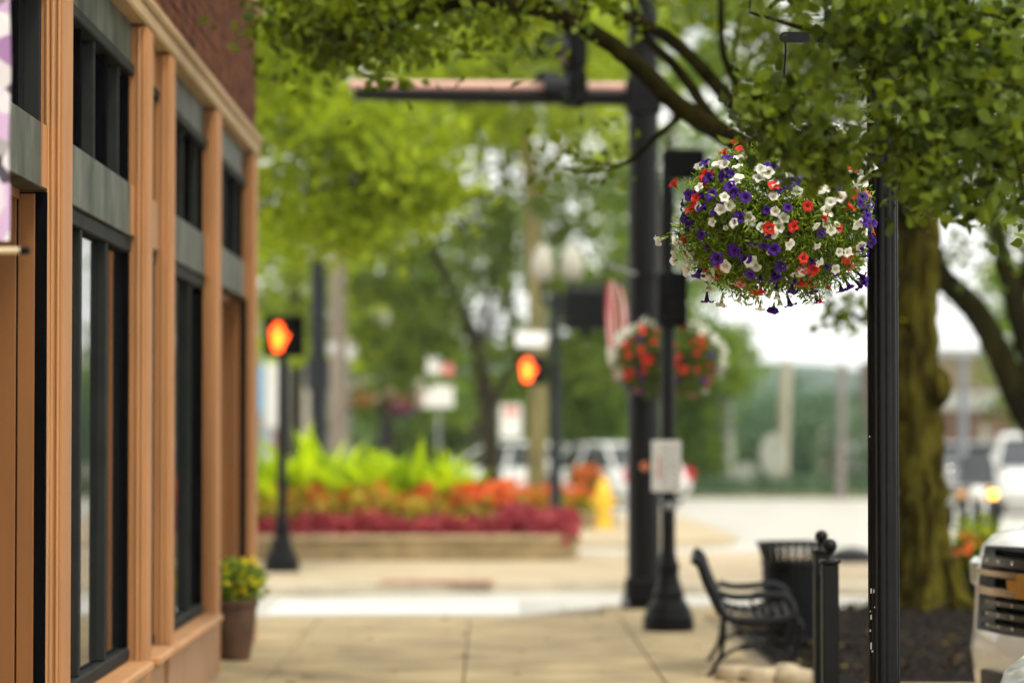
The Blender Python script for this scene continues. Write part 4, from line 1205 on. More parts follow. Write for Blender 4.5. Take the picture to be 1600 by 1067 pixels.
link('spike_leaves', leaf_mesh('spike_leaves', L_LIME, ellip((0, 0, .66), (.2, .2, .16), 120, .5), .16, 'lance', -.2), u2)['kind'] = 'stuff'

# ---- twin-globe street lamp with pedestrian hand
tlY = 45.0; tlX = PX(868, tlY)
tl = thing('street_lamp', 'twin-globe black street lamp with a lit orange hand and white name plate', 'street lamp', (tlX, tlY, 0), group='globe street lamps')
b = MB(); b.lathe([(.22, 0), (.22, .12), (.12, .3), (.09, .6), (.075, 2.6), (.07, 3.7)], n=16); b.build('shaft', M_DKGREY, tl, smooth=True)
for px_ in (848, 893):
    gx = PX(px_, tlY) - tlX; gz = PZ(438, tlY)
    b = MB(); b.tube(smooth_path([(0, 0, 3.55), (gx * .6, 0, 3.5), (gx, 0, gz - .3), (gx, 0, gz)], 4), .04, 8); a_ = b.build('globe_arm', M_DKGREY, tl, smooth=True)
    b = MB(); b.lathe([(.10, gz), (.165, gz + .10), (.175, gz + .2), (.14, gz + .36), (.08, gz + .47), (.02, gz + .55)], (gx, 0, 0), 16); b.build('globe', M_GLOBE, a_, smooth=True)
hz_ = PZ(578, tlY); hxx = PX(829, tlY) - tlX
hd = bpy.data.objects.new('signal_head', None); COL.objects.link(hd); hd.parent = tl; hd.location = (hxx, -.05, hz_)
b = MB(); b.box(-.17, .24, -.10, .10, -.22, .22, bev=.03); b.build('housing', M_BLACKR, hd)
s = .185
b = MB(); b.prism([(p[0] * s * .95 - .05, p[1] * s) for p in HANDP], -.122, -.112, 'y'); b.build('hand_symbol', M_HAND, hd)
b = MB(); b.prism([(p[0] * s * .42 - .05, p[1] * s * .5 - .02) for p in HANDP], -.128, -.1225, 'y'); b.build('hand_core', M_HANDC, hd)
b = MB(); b.tube([(hxx, 0, hz_), (0, 0, hz_)], .03, 8); b.build('head_bracket', M_DKGREY, tl, smooth=True)
nx0, nx1 = PX(806, tlY) - tlX, PX(855, tlY) - tlX; nz = PZ(530, tlY)
b = MB(); b.box(nx0, nx1, -.09, -.075, nz - .11, nz + .11, bev=.004); b.build('name_plate', M_SIGNW, tl)
b = MB(); b.tube([(nx1 - .02, -.06, nz), (0, 0, nz)], .015, 6); b.build('plate_bracket', M_DKGREY, tl, smooth=True)
# box-like signal seen from behind, on its own short arm from the lamp
bx0, bx1 = PX(880, 44.6), PX(950, 44.6); bz0, bz1 = PZ(516, 44.6), PZ(450, 44.6)
sbx = bpy.data.objects.new('signal_cabinet', None); COL.objects.link(sbx); sbx.parent = tl; sbx.location = ((bx0 + bx1) / 2 - tlX, -.4, (bz0 + bz1) / 2)
b = MB(); b.box(-(bx1 - bx0) / 2, (bx1 - bx0) / 2, -.14, .14, -(bz1 - bz0) / 2, (bz1 - bz0) / 2, bev=.05); b.build('cabinet_box', M_BLACK, sbx)
b = MB(); b.box(-(bx1 - bx0) / 2 + .04, (bx1 - bx0) / 2 - .01, -.165, -.141, -(bz1 - bz0) / 2 + .03, (bz1 - bz0) / 2 - .07, bev=.02); b.build('cabinet_door', M_BLACKR, sbx)
b = MB(); b.box(-.06, .06, -.06, .06, -(bz1 - bz0) / 2 - .13, -(bz1 - bz0) / 2 - .001, bev=.015); b.build('cabinet_foot', M_BLACKR, sbx)
b = MB(); b.tube([(0, 0, bz1 - .12), ((bx0 + bx1) / 2 - tlX, -.26, bz1 - .12)], .03, 8); b.build('cabinet_bracket', M_DKGREY, tl, smooth=True)
b = MB(); b.tube([((bx0 + bx1) / 2 - tlX - .05, -.4, bz1 + .06), (PX(985, 44.6) - tlX, -.4, bz1 + .06)], .035, 8); b.tube([((bx0 + bx1) / 2 - tlX, -.4, bz1), ((bx0 + bx1) / 2 - tlX, -.4, bz1 + .06)], .03, 8); b.build('cabinet_bar', M_DKGREY, tl, smooth=True)

# ---- dark lamp post and timber pole at the far left, with two far baskets
dpY = 48.0
dp = thing('signal_post', 'thick dark grey signal post in front of the grey timber pole', 'signal post', (PX(497, dpY), dpY, 0))
b = MB(); b.lathe([(.16, 0), (.14, .3), (.135, 2.3), (.12, 7.5)], n=18); b.build('shaft', M_DKGREY, dp, smooth=True)
b = MB(); b.lathe([(.19, 2.25), (.19, 2.75)], n=18); b.build('collar', M_DKGREY, dp, smooth=True)
b = MB(); b.box(.14, .30, -.06, .06, PZ(545, dpY) - .1, PZ(545, dpY) + .1, bev=.02); b.build('box', M_SIGNG, dp)
tp = thing('utility_pole', 'weathered grey timber utility pole rising behind the lime planting', 'utility pole', (PX(528, 52), 52, 0), group='timber utility poles')
b = MB(); b.tube([(0, 0, -.1), (.0, 0, 3), (-.02, 0, 10)], [.16, .145, .12], 14); b.build('shaft', M_WOODPOLE, tp, smooth=True)
b = MB(); b.box(-1.1, 1.1, -.06, .06, 9.2, 9.32, bev=.01); b.build('crossarm', M_WOODPOLE, tp)
for (px_, lab, d_) in ((560, 'far hanging basket of orange and white flowers right of the timber pole', 66), (632, 'far hanging basket of dark red flowers left of the white plate sign', 66)):
    c0 = P(px_, 622, d_)
    fb = thing('hanging_basket', lab, 'flower basket', c0, group='hanging flower baskets')
    link('foliage', leaf_mesh('foliage', L_DARK, ellip((0, 0, 0), (.42, .42, .38), 900), .10, 'kite', .2), fb)['kind'] = 'stuff'
    link('white_blossoms', leaf_mesh('white_blossoms', L_WPET, ellip((.05, 0, .12), (.46, .46, .36), 300, .9), .09, 'ovate', .4), fb)['kind'] = 'stuff'
    link('red_blossoms', leaf_mesh('red_blossoms', L_ORG if px_ == 560 else L_CRIM, ellip((0, -.06, -.02), (.42, .44, .30), 260, .9), .09, 'ovate', .4), fb)['kind'] = 'stuff'
    link('purple_blossoms', leaf_mesh('purple_blossoms', L_PPET, ellip((0, -.05, -.26), (.30, .36, .12), 90, .9), .09, 'ovate', .4), fb)['kind'] = 'stuff'
    b = MB()
    for a in (0, 2.1, 4.2): b.tube([(.28 * math.cos(a), .28 * math.sin(a), .05), (0, 0, .85)], .008, 5)
    b.build('chain', M_IRON, fb)
tb = thing('street_lamp', 'far single-globe street lamp between the two small flower baskets', 'street lamp', (PX(596, 66), 66, 0), group='globe street lamps')
b = MB(); b.lathe([(.2, 0), (.2, .15), (.09, .4), (.065, 3.9)], n=14); b.build('shaft', M_DKGREY, tb, smooth=True)
zt = PZ(622, 66) + .86
b = MB(); b.tube([(PX(560, 66) - PX(596, 66), 0, zt), (PX(632, 66) - PX(596, 66), 0, zt)], .022, 8); b.build('basket_arm', M_DKGREY, tb, smooth=True)
b = MB(); b.lathe([(.10, 3.9), (.18, 4.05), (.18, 4.2), (.1, 4.42), (.02, 4.55)], n=14); b.build('globe', M_GLOBE, tb, smooth=True)

def sign_post(name, label, px, d, py0, py1, w_, m, par_h=None, red=False, rnd=False, group=None):
    z0, z1 = PZ(py1, d), PZ(py0, d); x = PX(px, d)
    s = thing(name, label, 'sign', (x, d, 0), group=group)
    b = MB(); b.tube([(0, .03, -.12), (0, .03, z1)], .028, 8); b.build('post', M_STEEL, s, smooth=True)
    b = MB()
    if rnd:
        b.lathe([(w_ / 2, 0), (w_ / 2, .02)], n=20, sy=(z1 - z0) / w_); b.v = [(v[0], -.02 - v[2], v[1] + (z0 + z1) / 2) for v in b.v]
    else:
        b.box(-w_ / 2, w_ / 2, -.02, 0, z0, z1, bev=.006)
    pl = b.build('plate', m, s)
    if red:
        b = MB(); b.box(-w_ * .30, w_ * .34, -.026, -.0205, z1 - (z1 - z0) * .32, z1 - (z1 - z0) * .08); b.build('red_mark', mat('sign_pinkred', (.6, .2, .18), .7), pl)
    return s
sign_post('street_sign', 'white plate sign with a red mark left of the dark tree trunk', 685, 62, 602, 636, .62, M_SIGN, group='street signs')
b = MB(); b.box(-.25, .05, -.02, 0, PZ(584, 62), PZ(556, 62)); b.build('upper_plate', M_SIGN, [o for o in bpy.data.objects if o.get('label', '').startswith('white plate sign')][0])
b = MB(); b.box(.06, .32, -.02, 0, PZ(586, 62), PZ(566, 62)); b.build('red_mark', mat('sign_pinkred', (.6, .2, .18), .7), [o for o in bpy.data.objects if o.get('label', '').startswith('white plate sign')][0])
sign_post('street_sign', 'small white and red sign between the two tree trunks', 798, 64, 632, 684, .46, M_SIGN, red=True, group='street signs')
sign_post('street_sign', 'small pale oval sign beside the grey timber pole', 546, 54, 530, 562, .26, M_SIGNW, rnd=True, group='street signs')
sign_post('street_sign', 'pale round sign before the leaning timber pole across the road', 1207, 78, 676, 744, .66, mat('pale_sign', (.34, .35, .29), .7), rnd=True, group='street signs')
sign_post('street_sign', 'pale low round sign on the verge across the road', 1167, 79, 722, 758, .62, mat('pale_sign', (.34, .35, .29), .7), rnd=True, group='street signs')

# ================================================================== VEHICLES
def loft(b, rings, closed_ends=True):
    n = len(rings[0]); vs = [p for r in rings for p in r]; fs = []
    for i in range(len(rings) - 1):
        for k in range(n - 1):
            fs.append((i * n + k, i * n + k + 1, (i + 1) * n + k + 1, (i + 1) * n + k))
        fs.append((i * n + n - 1, i * n, (i + 1) * n, (i + 1) * n + n - 1))
    if closed_ends:
        fs.append(tuple(range(n))[::-1]); fs.append(tuple((len(rings) - 1) * n + k for k in range(n)))
    b.add(vs, fs)
def car(name, label, loc, heading, paint, style='suv', head=None, plate=True, group=None, cat='car'):
    """x forward, y left; heading is the angle of +x from world +X"""
    c = thing(name, label, cat, loc, heading, group)
    H = {'suv': (1.02, 1.66, 2.35), 'sedan': (.90, 1.44, 2.3), 'pickup': (1.10, 1.78, 2.7)}[style]
    belt, top, hl = H; HW = .94
    zb = .26
    hood = belt - .03
    st = [(-hl, zb + .22, belt - .16, HW * .80), (-hl + .06, zb + .10, belt - .05, HW * .90), (-hl + .3, zb, belt, HW * .98), (-1.0, zb - .03, belt, HW), (.5, zb - .03, belt, HW), (hl - 1.25, zb, hood, HW), (hl - .55, zb, hood - .05, HW * .985), (hl - .22, zb + .02, hood - .11, HW * .94), (hl - .06, zb + .06, hood - .20, HW * .84), (hl, zb + .12, hood - .28, HW * .74)]
    rings = []
    for (x, z0, z1, hw) in st:
        h = z1 - z0
        half = [(-.78, 0), (-.95, .10), (-1, .40), (-.985, .70), (-.93, .90), (-.84, .985), (-.45, 1.015)]
        r = [(x, q * hw, z0 + t * h) for q, t in half] + [(x, -q * hw, z0 + t * h) for q, t in half[::-1]]
        rings.append(r)
    b = MB(); loft(b, rings); body = b.build('body', paint, c, smooth=True, angle=38)
    if style == 'sedan': gs = [(-hl + .55, 0, .70), (-1.15, .93, .74), (-.3, 1, .76), (.35, .95, .75), (1.15, 0, .74)]
    elif style == 'suv': gs = [(-hl + .10, 0, .76), (-hl + .38, .92, .76), (-1.0, 1, .78), (.2, 1, .78), (.55, .93, .77), (1.30, 0, .76)]
    else: gs = [(-.75, 0, .77), (-.70, .95, .77), (.2, 1, .78), (.65, .95, .77), (1.35, 0, .76)]
    rings = []
    for (x, q, hwt) in gs:
        zt = belt - .01 + (top - belt) * q; wt = HW * (.93 - (.93 - hwt) * q)
        rings.append([(x, -HW * .93, belt - .02), (x, -wt, max(belt - .015, zt - .04)), (x, -wt * .86, zt), (x, wt * .86, zt), (x, wt, max(belt - .015, zt - .04)), (x, HW * .93, belt - .02)])
    b = MB(); loft(b, rings); b.build('glasshouse', M_GLASSB, c, smooth=True, angle=30)
    up_ = [g_ for g_ in gs if g_[1] > .5]
    b = MB(); rr = []
    ext = [(up_[0][0] - .08, up_[0][1] - .03, up_[0][2])] + up_ + [(up_[-1][0] + .10, up_[-1][1] - .05, up_[-1][2])]
    for (x, q, hwt) in ext:
        zt = belt + (top - belt) * q
        rr.append([(x, -HW * hwt * 1.0, zt - .03), (x, -HW * hwt * .86, zt + .015), (x, 0, zt + .03), (x, HW * hwt * .86, zt + .015), (x, HW * hwt * 1.0, zt - .03), (x, 0, zt - .005)])
    loft(b, rr); b.build('roof', paint, c, smooth=True, angle=50)
    for s in (-1, 1):
        def pil(x0, x1, q1, hwt, r=.035):
            b = MB(); b.tube([(x0, s * HW * .93, belt - .02), (x1, s * HW * hwt * 1.005, belt + (top - belt) * q1 - .03)], r, 8, flat=(1, .7)); b.build('pillar', paint, c, smooth=True)
        pil(gs[-1][0], up_[-1][0] + .06, up_[-1][1], up_[-1][2]); pil(-.15, -.25, 1, .775, .04); pil(gs[0][0], up_[0][0], up_[0][1], up_[0][2], .05)
        if style == 'suv': pil(-1.25, -1.22, 1, .775, .05)
        b = MB(); b.box(1.02, 1.16, s * 1.0 - .09, s * 1.0 + .09, belt + .0, belt + .15, bev=.03); b.build('mirror', paint, c)
        for ya in (0.30, -0.75):
            b = MB(); b.box(ya - .09, ya + .09, s * HW * .99 - .012 , s * HW * .99 + .012, belt - .17, belt - .135, bev=.006); b.build('door_handle', M_CHROME, c)
        # lights
        b = MB(); b.prism([(hl - .30, .0), (hl + .0, .0), (hl - .05, .14), (hl - .26, .16)], 0, .20, 'y')
        b.v = [(v[0] - (.0 if v[1] < .1 else .03), s * (HW * .60 + v[1] * 1.05), v[2] + hood - .38) for v in b.v]
        b.build('headlight', head or mat('lamp_glass', (.62, .63, .62), .12, var=.08, metal=.3), c, smooth=True, angle=30)
        b = MB(); b.box(-hl - .012, -hl + .18, s * HW * .80 - .12, s * HW * .80 + .125, belt - .30, belt - .02, bev=.03); b.build('tail_light', M_TAIL, c)
    for (wx, s) in ((hl - .95, -1), (hl - .95, 1), (-hl + .95, -1), (-hl + .95, 1)):
        wr = .36
        b = MB(); b.lathe([(wr * .62, -.11), (wr * .94, -.115), (wr, -.08), (wr, .08), (wr * .94, .115), (wr * .62, .11)], n=24, cap=False)
        b.v = [(v[0] + wx, s * (HW - .10) + v[2], v[1] + wr) for v in b.v]; wh = b.build('wheel', M_RUBBER, c, smooth=True)
        b = MB(); b.lathe([(wr * .63, -.10), (wr * .60, .06), (wr * .2, .085), (.02, .09)], n=24)
        b.v = [(v[0] + wx, s * (HW - .10) + s * v[2], v[1] + wr) for v in b.v]; b.build('rim', M_STEEL, wh, smooth=True)
        b = MB(); b.lathe([(wr * 1.16, -.02), (wr * 1.16, .006)], n=24); b.v = [(v[0] + wx, s * (HW * 1.0) + s * v[2] - s * .01, max(v[1] + wr, zb - .02)) for v in b.v]; b.build('wheel_arch', M_PLASTIC, c)
    b = MB(); b.box(-hl - .02, -hl + .12, -.62, .62, .36, .52, bev=.03); b.build('rear_bumper', M_PLASTIC, c)
    return c, hl, belt, hood, HW

# near white SUV, nose-in to the kerb, only its front shows
a = math.radians(196)
fpt = Vector((PX(1592, 15.3), 15.3, RZ))
hv = Vector((math.cos(a), math.sin(a), 0))
LEN = 2.40
suv = thing('parked_suv', 'white parked SUV with black barred grille and gold emblem beside the tree bed', 'car', fpt - hv * LEN, a)
def plan(w_, bow=.15): return LEN - bow * abs(w_) ** 2.2      # plan curve of the nose
HWs = .98
rings = []
lev = [(.25, -.10, .93), (.36, -.03, .98), (.56, .0, 1.0), (.66, -.02, 1.0), (.80, -.03, 1.0), (.98, -.04, 1.0), (1.09, -.07, .99), (1.15, -.13, .97), (1.20, -.28, .93), (1.235, -.55, .90), (1.26, -1.15, .86)]
nn = 22
vs, fs = [], []
for (z, dx, sc_) in lev:
    for k in range(nn + 1):
        y = (-1 + 2 * k / nn) * HWs * sc_
        yy = y / HWs
        x = plan(yy) + dx - (.35 * max(0, abs(yy) - .82) / .18 if abs(yy) > .82 else 0)
        vs.append((x, y, z + .03 * (1 - yy * yy) * (z > 1.05)))
for i in range(len(lev) - 1):
    for k in range(nn):
        yc = abs(-1 + 2 * (k + .5) / nn)
        if 3 <= i <= 5 and yc < .72: continue                  # grille opening (z .66 - 1.09)
        fs.append((i * (nn + 1) + k, i * (nn + 1) + k + 1, (i + 1) * (nn + 1) + k + 1, (i + 1) * (nn + 1) + k))
b = MB(); b.add(vs, fs); b.build('nose', M_WHITE, suv, smooth=True, angle=50)
def barv(z0, z1, w_, out0, out1, m, name, par, taper=0):
    b = MB(); vs = []; n = 20
    for k in range(n + 1):
        yy = -w_ + 2 * w_ * k / n
        x = plan(yy)
        for (zz, o) in ((z0, out0), (z0, out1), (z1, out1), (z1, out0)): vs.append((x + o, yy * HWs, zz))
    fs = []
    for k in range(n):
        for q in range(4): fs.append((k * 4 + q, k * 4 + (q + 1) % 4, (k + 1) * 4 + (q + 1) % 4, (k + 1) * 4 + q))
    fs += [(0, 1, 2, 3), (n * 4 + 3, n * 4 + 2, n * 4 + 1, n * 4)]
    b.add(vs, fs); return b.build(name, m, par, smooth=True, angle=30)
gr = barv(.665, 1.085, .735, -.16, -.13, M_BLACKR, 'grille', suv)
for (z0, z1) in ((1.005, 1.055), (.80, .825), (.735, .765), (.675, .70)):
    br = barv(z0, z1, .715, -.10, -.05, M_GRBAR, 'grille_bar', gr)
for (z0, z1) in ((.955, .985), (.855, .895)):
    barv(z0, z1, .725, -.09, -.022, M_BRONZE, 'chrome_bar', gr)
for k in range(-3, 4):
    for zz in (1.03, .812, .75, .688):
        yy = k * .2; b = MB(); b.sphere((plan(yy) - .048, yy * HWs, zz), (.008, .011, .009), 8, 6); b.build('grille_stud', M_CHROME, gr, smooth=True)
b = MB(); b.prism([(-.15, -.028), (-.055, -.028), (-.045, -.062), (.045, -.062), (.055, -.028), (.15, -.028), (.165, .028), (.055, .028), (.045, .062), (-.045, .062), (-.055, .028), (-.165, .028)], 0, .03, 'x')
b.v = [(v[0] + LEN - .035, v[1], v[2] + .920) for v in b.v]; b.build('emblem', M_GOLD, gr)
b = MB(); vs = []; n = 16                                      # lower intake
bb = barv(.30, .46, .55, -.02, .006, M_PLASTIC, 'lower_intake', suv)
b = MB()
st = [(-2.45, .45, .95, .80), (-2.3, .3, 1.12, .92), (-1.0, .25, 1.16, .98), (.6, .25, 1.18, .98), (1.30, .25, 1.22, .97)]
rings = []
for (x, z0, z1, hw) in st:
    h = z1 - z0; half = [(-.78, 0), (-.95, .10), (-1, .40), (-.99, .70), (-.95, .90), (-.86, .985), (-.45, 1.01)]
    rings.append([(x, q * hw, z0 + t * h) for q, t in half] + [(x, -q * hw, z0 + t * h) for q, t in half[::-1]])
loft(b, rings); b.build('body', M_WHITE, suv, smooth=True, angle=40)
for s in (-1, 1):
    b = MB(); b.box(1.2, 2.02, s * .955 - .05, s * .955 + .012, .30, 1.16, bev=.03); b.build('fender', M_WHITE, suv)
    b = MB(); b.lathe([(.25, -.11), (.36, -.11), (.38, -.07), (.38, .07), (.36, .11), (.25, .11)], n=24, cap=False); b.v = [(v[0] + 1.45, s * .90 + v[2], v[1] + .38) for v in b.v]; wh = b.build('wheel', M_RUBBER, suv, smooth=True)
    b = MB(); b.lathe([(.25, -.08), (.24, .05), (.08, .07), (.01, .075)], n=20); b.v = [(v[0] + 1.45, s * .91 + s * v[2], v[1] + .38) for v in b.v]; b.build('rim', M_STEEL, wh, smooth=True)
    b = MB(); b.lathe([(.25, -.11), (.36, -.11), (.38, -.07), (.38, .07), (.36, .11), (.25, .11)], n=24, cap=False); b.v = [(v[0] - 1.5, s * .90 + v[2], v[1] + .38) for v in b.v]; b.build('wheel', M_RUBBER, suv, smooth=True)
    b = MB(); b.box(2.06, 2.27, s * .82 - .08, s * .82 + .085, .88, 1.04, bev=.03); b.build('headlight', mat('lamp_glass', (.62, .63, .62), .12, var=.08, metal=.3), suv)
b = MB(); rings = []
for (x, q) in ((-2.35, 0), (-2.05, .95), (-.8, 1), (.25, .97), (1.30, 0)):
    zt = 1.17 + .60 * q; wt = .93 - .17 * q
    rings.append([(x, -.93, 1.14), (x, -wt, max(1.15, zt - .04)), (x, -wt * .86, zt), (x, wt * .86, zt), (x, wt, max(1.15, zt - .04)), (x, .93, 1.14)])
loft(b, rings); b.build('glasshouse', M_GLASSB, suv, smooth=True, angle=30)
b = MB(); b.box(-2.1, .35, -.72, .72, 1.76, 1.80, bev=.03); b.build('roof', M_WHITE, suv)

# silver sedan nearer still, only a fender corner shows
a2 = math.radians(188)
nv = Vector((PX(1630, 12.75), 12.75, RZ)); hv2 = Vector((math.cos(a2), math.sin(a2), 0))
car('parked_sedan', 'silver parked car whose nose just enters the lower right corner', nv - hv2 * 2.30, a2, M_SILVER, 'sedan', group='cars parked nose-in at the kerb')
# far cars
car('parked_car', 'white crossover with red tail lights parked beyond the yellow hydrant', (PX(950, 68), 68, RZ), math.radians(118), M_WHITE, 'sedan', group='cars across the junction')
car('parked_car', 'low white sedan glimpsed between the two far tree trunks', (PX(795, 70), 70, RZ), math.radians(165), M_WHITE, 'sedan', group='cars across the junction')
car('oncoming_car', 'grey car with glaring headlights behind the dark motorcycle', (PX(1537, 68), 70.3, RZ), math.radians(-98), mat('grey_car_paint', (.16, .165, .17), .35, metal=.3, coat=.5, var=.05), 'sedan', head=M_HEAD, group='cars driving towards the viewer')
car('oncoming_car', 'white car further back at the right edge of the street', (PX(1650, 60), 62, RZ), math.radians(-98), M_WHITE, 'suv', group='cars driving towards the viewer')

# motorcycle between the two oncoming cars, head-on
mc = thing('motorcycle', 'dark motorcycle with a glowing amber lamp in front of the oncoming grey car', 'motorcycle', (PX(1519, 38), 38, RZ), math.radians(-93))
def tyre(x, par):
    b = MB(); b.lathe([(.24, -.05), (.30, -.065), (.33, 0), (.30, .065), (.24, .05)], n=22, cap=False); b.v = [(v[0] + x, v[2], v[1] + .33) for v in b.v]; o = b.build('wheel', M_RUBBER, par, smooth=True)
    b = MB(); b.lathe([(.245, -.03), (.06, -.04), (.06, .04), (.245, .03)], n=18, cap=False); b.v = [(v[0] + x, v[2], v[1] + .33) for v in b.v]; b.build('rim', M_CHROME, o, smooth=True)
tyre(.75, mc); tyre(-.75, mc)
for s in (-1, 1):
    b = MB(); b.tube([(.75, s * .09, .33), (.48, s * .09, .95)], .028, 10); b.build('fork', M_CHROME, mc, smooth=True)
    b = MB(); b.tube(smooth_path([(.45, 0, 1.0), (.42, s * .2, 1.02), (.30, s * .36, 1.05), (.20, s * .40, 1.03)]), .015, 8); b.build('handlebar', M_CHROME, mc, smooth=True)
    b = MB(); b.sphere((.38, s * .34, 1.22), (.02, .07, .045), 12, 8); b.tube([(.34, s * .30, 1.05), (.38, s * .34, 1.2)], .008, 6); b.build('mirror', M_CHROME, mc, smooth=True)
    b = MB(); b.sphere((.56, s * .20, .92), (.04, .055, .055), 12, 8); b.build('turn_lamp', M_AMBER if s > 0 else mat('amber_lens', (.7, .3, .05), .3), mc, smooth=True)
    b = MB(); b.box(-.95, -.35, s * .30 - .11, s * .30 + .11, .45, .78, bev=.06); b.build('pannier', M_BLACK, mc)
b = MB(); b.sphere((.58, 0, .93), (.09, .11, .11), 16, 10); b.build('headlight', mat('headlamp_glass', (.75, .75, .72), .15), mc, smooth=True)
b = MB(); b.sphere((.10, 0, .85), (.34, .17, .15), 16, 10); b.build('tank', M_BLACK, mc, smooth=True)
b = MB(); b.sphere((-.40, 0, .76), (.36, .17, .09), 16, 8); b.build('seat', M_BLACKR, mc, smooth=True)
b = MB(); b.box(-.25, .30, -.16, .16, .30, .68, bev=.08); b.build('engine', M_DKGREY, mc)
b = MB(); b.prism([(-.24, 1.05), (.24, 1.05), (.20, 1.36), (.08, 1.43), (-.08, 1.43), (-.20, 1.36)], 0, .008, 'x'); b.v = [(v[0] + .52 - (v[2] - 1.05) * .35, v[1], v[2]) for v in b.v]; b.build('windscreen', M_GLASSB, mc)
b = MB(); b.tube([(.72 + .36 * math.cos(t), 0, .34 + .36 * math.sin(t)) for t in [PI * (.05 + .75 * k / 10) for k in range(11)]], .07, 8, flat=(.3, 1)); b.build('mudguard', M_BLACK, mc, smooth=True)

# ================================================================== FAR BUILDINGS AND POLES
def far_building(name, label, x0, x1, y0, y1, h, parts, m):
    bd = thing(name, label, 'building', (x0, y0, -.14))
    b = MB(); b.box(0, x1 - x0, 0, y1 - y0, 0, h); b.build('wall', m, bd)
    for (nm, px0, px1, z0, z1, out, mm) in parts:
        b = MB(); b.box(px0, px1, -out, -.002, z0, z1, bev=.01); b.build(nm, mm, bd)
    return bd
d = 90; x0, x1 = PX(1395, d), PX(1586, d)
H = PZ(556, d) + .14; W = x1 - x0
far_building('brick_shop', 'low brown shop with tan fascia and white band across the street', x0, x1, d, d + 8, H, [
    ('parapet', -.1, W + .1, H - .02, H + .22, .12, mat('pale_parapet', (.34, .34, .33), .7)),
    ('fascia', 0, W, PZ(610, d) + .14, H - .03, .06, mat('tan_fascia', (.20, .155, .09), .8, var=.12)),
    ('band', 0, W - .4, PZ(640, d) + .14, PZ(611, d) + .13, .10, mat('white_band', (.40, .40, .37), .7)),
    ('wall_sign', PX(1532, d) - x0, PX(1544, d) - x0, PZ(686, d), PZ(660, d), .05, mat('pale_sign', (.34, .35, .29), .7)),
    ('corner_pier', W - .22, W + .02, 0, PZ(641, d) + .1, .05, mat('orange_brick', (.20, .085, .04), .85)),
    ('pier', 1.55, 1.85, 0, PZ(641, d) + .1, .04, mat('dark_brick', (.13, .075, .045), .85)),
    ('door', 2.4, 3.3, 0, 2.0, .03, mat('brown_door', (.15, .085, .055), .7)),
], mat('brown_wall', (.125, .074, .045), .85, var=.1))
d = 95; x0, x1 = PX(1236, d), PX(1392, d)
far_building('grey_shed', 'low blue-grey building beyond the road with a white panel', x0, x1, d, d + 10, PZ(692, d) + .14, [
    ('fascia', -.1, x1 - x0 + .1, PZ(705, d) + .1, PZ(690, d) + .14, .1, mat('grey_fascia', (.26, .27, .28), .7)),
    ('white_panel', PX(1325, d) - x0, PX(1352, d) - x0, PZ(727, d), PZ(688, d) + .16, .16, M_SIGNW),
    ('door', .6, 1.5, 0, 1.2, .03, mat('reddish_door', (.20, .12, .11), .7)),
    ('garage_door', 1.9, 3.4, 0, 1.25, .03, mat('dark_door', (.10, .105, .12), .7)),
], mat('blue_grey_wall', (.145, .15, .17), .8, var=.1))
d = 80; x0, x1 = PX(340, d), PX(484, d)
far_building('corner_shop', 'far brick and white corner shop glimpsed left of the dark post', x0, x1, d, d + 9, 5.4, [
    ('blue_panel', PX(398, d) - x0, PX(411, d) - x0, 2.2, 3.7, .06, mat('blue_panel', (.10, .30, .50), .6)),
    ('white_panel', PX(412, d) - x0, PX(438, d) - x0, 1.8, 4.0, .05, M_SIGN),
    ('shop_window', PX(412, d) - x0, PX(426, d) - x0, .3, 1.75, .05, mat('pale_blue_window', (.42, .46, .52), .3)),
    ('brick_pier', PX(428, d) - x0, PX(437, d) - x0, 0, 1.75, .07, mat('red_brick_pier', (.26, .09, .06), .85)),
    ('cream_panel', PX(453, d) - x0, PX(482, d) - x0, .9, 2.9, .05, mat('cream_panel', (.55, .50, .38), .7)),
], mat('dull_shop_wall', (.20, .20, .18), .8))
def pole(name, label, px0, px1, d, py_top, r, m, group, arm=True):
    xb, xt = PX(px1, d), PX(px0, d); zt = PZ(py_top, d)
    o = thing(name, label, 'utility pole', (xb, d, -.1), group=group)
    b = MB(); b.tube([(0, 0, 0), ((xt - xb) * .5, 0, zt * .5), (xt - xb, 0, zt + .1)], [r, r * .9, r * .75], 12); b.build('shaft', m, o, smooth=True)
    if arm:
        b = MB(); b.box(xt - xb - .8, xt - xb + .8, -.06, .06, zt - .5, zt - .36); b.build('crossarm', m, o)
    return o
pole('utility_pole', 'pale leaning timber pole in the middle of the far verge', 1229, 1219, 82, 562, .19, M_PALEPOLE, 'timber utility poles', arm=False)
pole('utility_pole', 'slim brown pole right of the leaning timber pole across the road', 1317, 1313, 74, 566, .12, mat('brown_grey_pole', (.24, .21, .19), .85), 'timber utility poles', arm=False)
pole('utility_pole', 'pale thick pole nearest the second flower basket across the road', 1133, 1137, 84, 590, .22, mat('pale_green_pole', (.36, .38, .32), .85), 'timber utility poles', arm=False)
pole('utility_pole', 'faint short pole between the leaning pole and the slim brown pole', 1283, 1281, 92, 650, .15, M_PALEPOLE, 'timber utility poles', arm=False)
pole('street_pole', 'slim blue-grey metal pole in front of the brown shop', 1506, 1503, 52, 556, .085, mat('blue_grey_steel', (.16, .18, .20), .5), 'street poles', arm=False)

# ================================================================== TREES
def pxs(lst, d=None):
    return [P(*q) if len(q) == 3 else P(q[0], q[1], d) for q in lst]
def spread(lst, per, sx, sy, sd):
    """clump centres scattered round given picture places, each with its own depth"""
    out = []
    for (x, y, d) in lst:
        for k in range(per):
            out.append(P(x + random.gauss(0, sx), y + random.gauss(0, sy), d + random.gauss(0, sd)))
    return np.array(out)
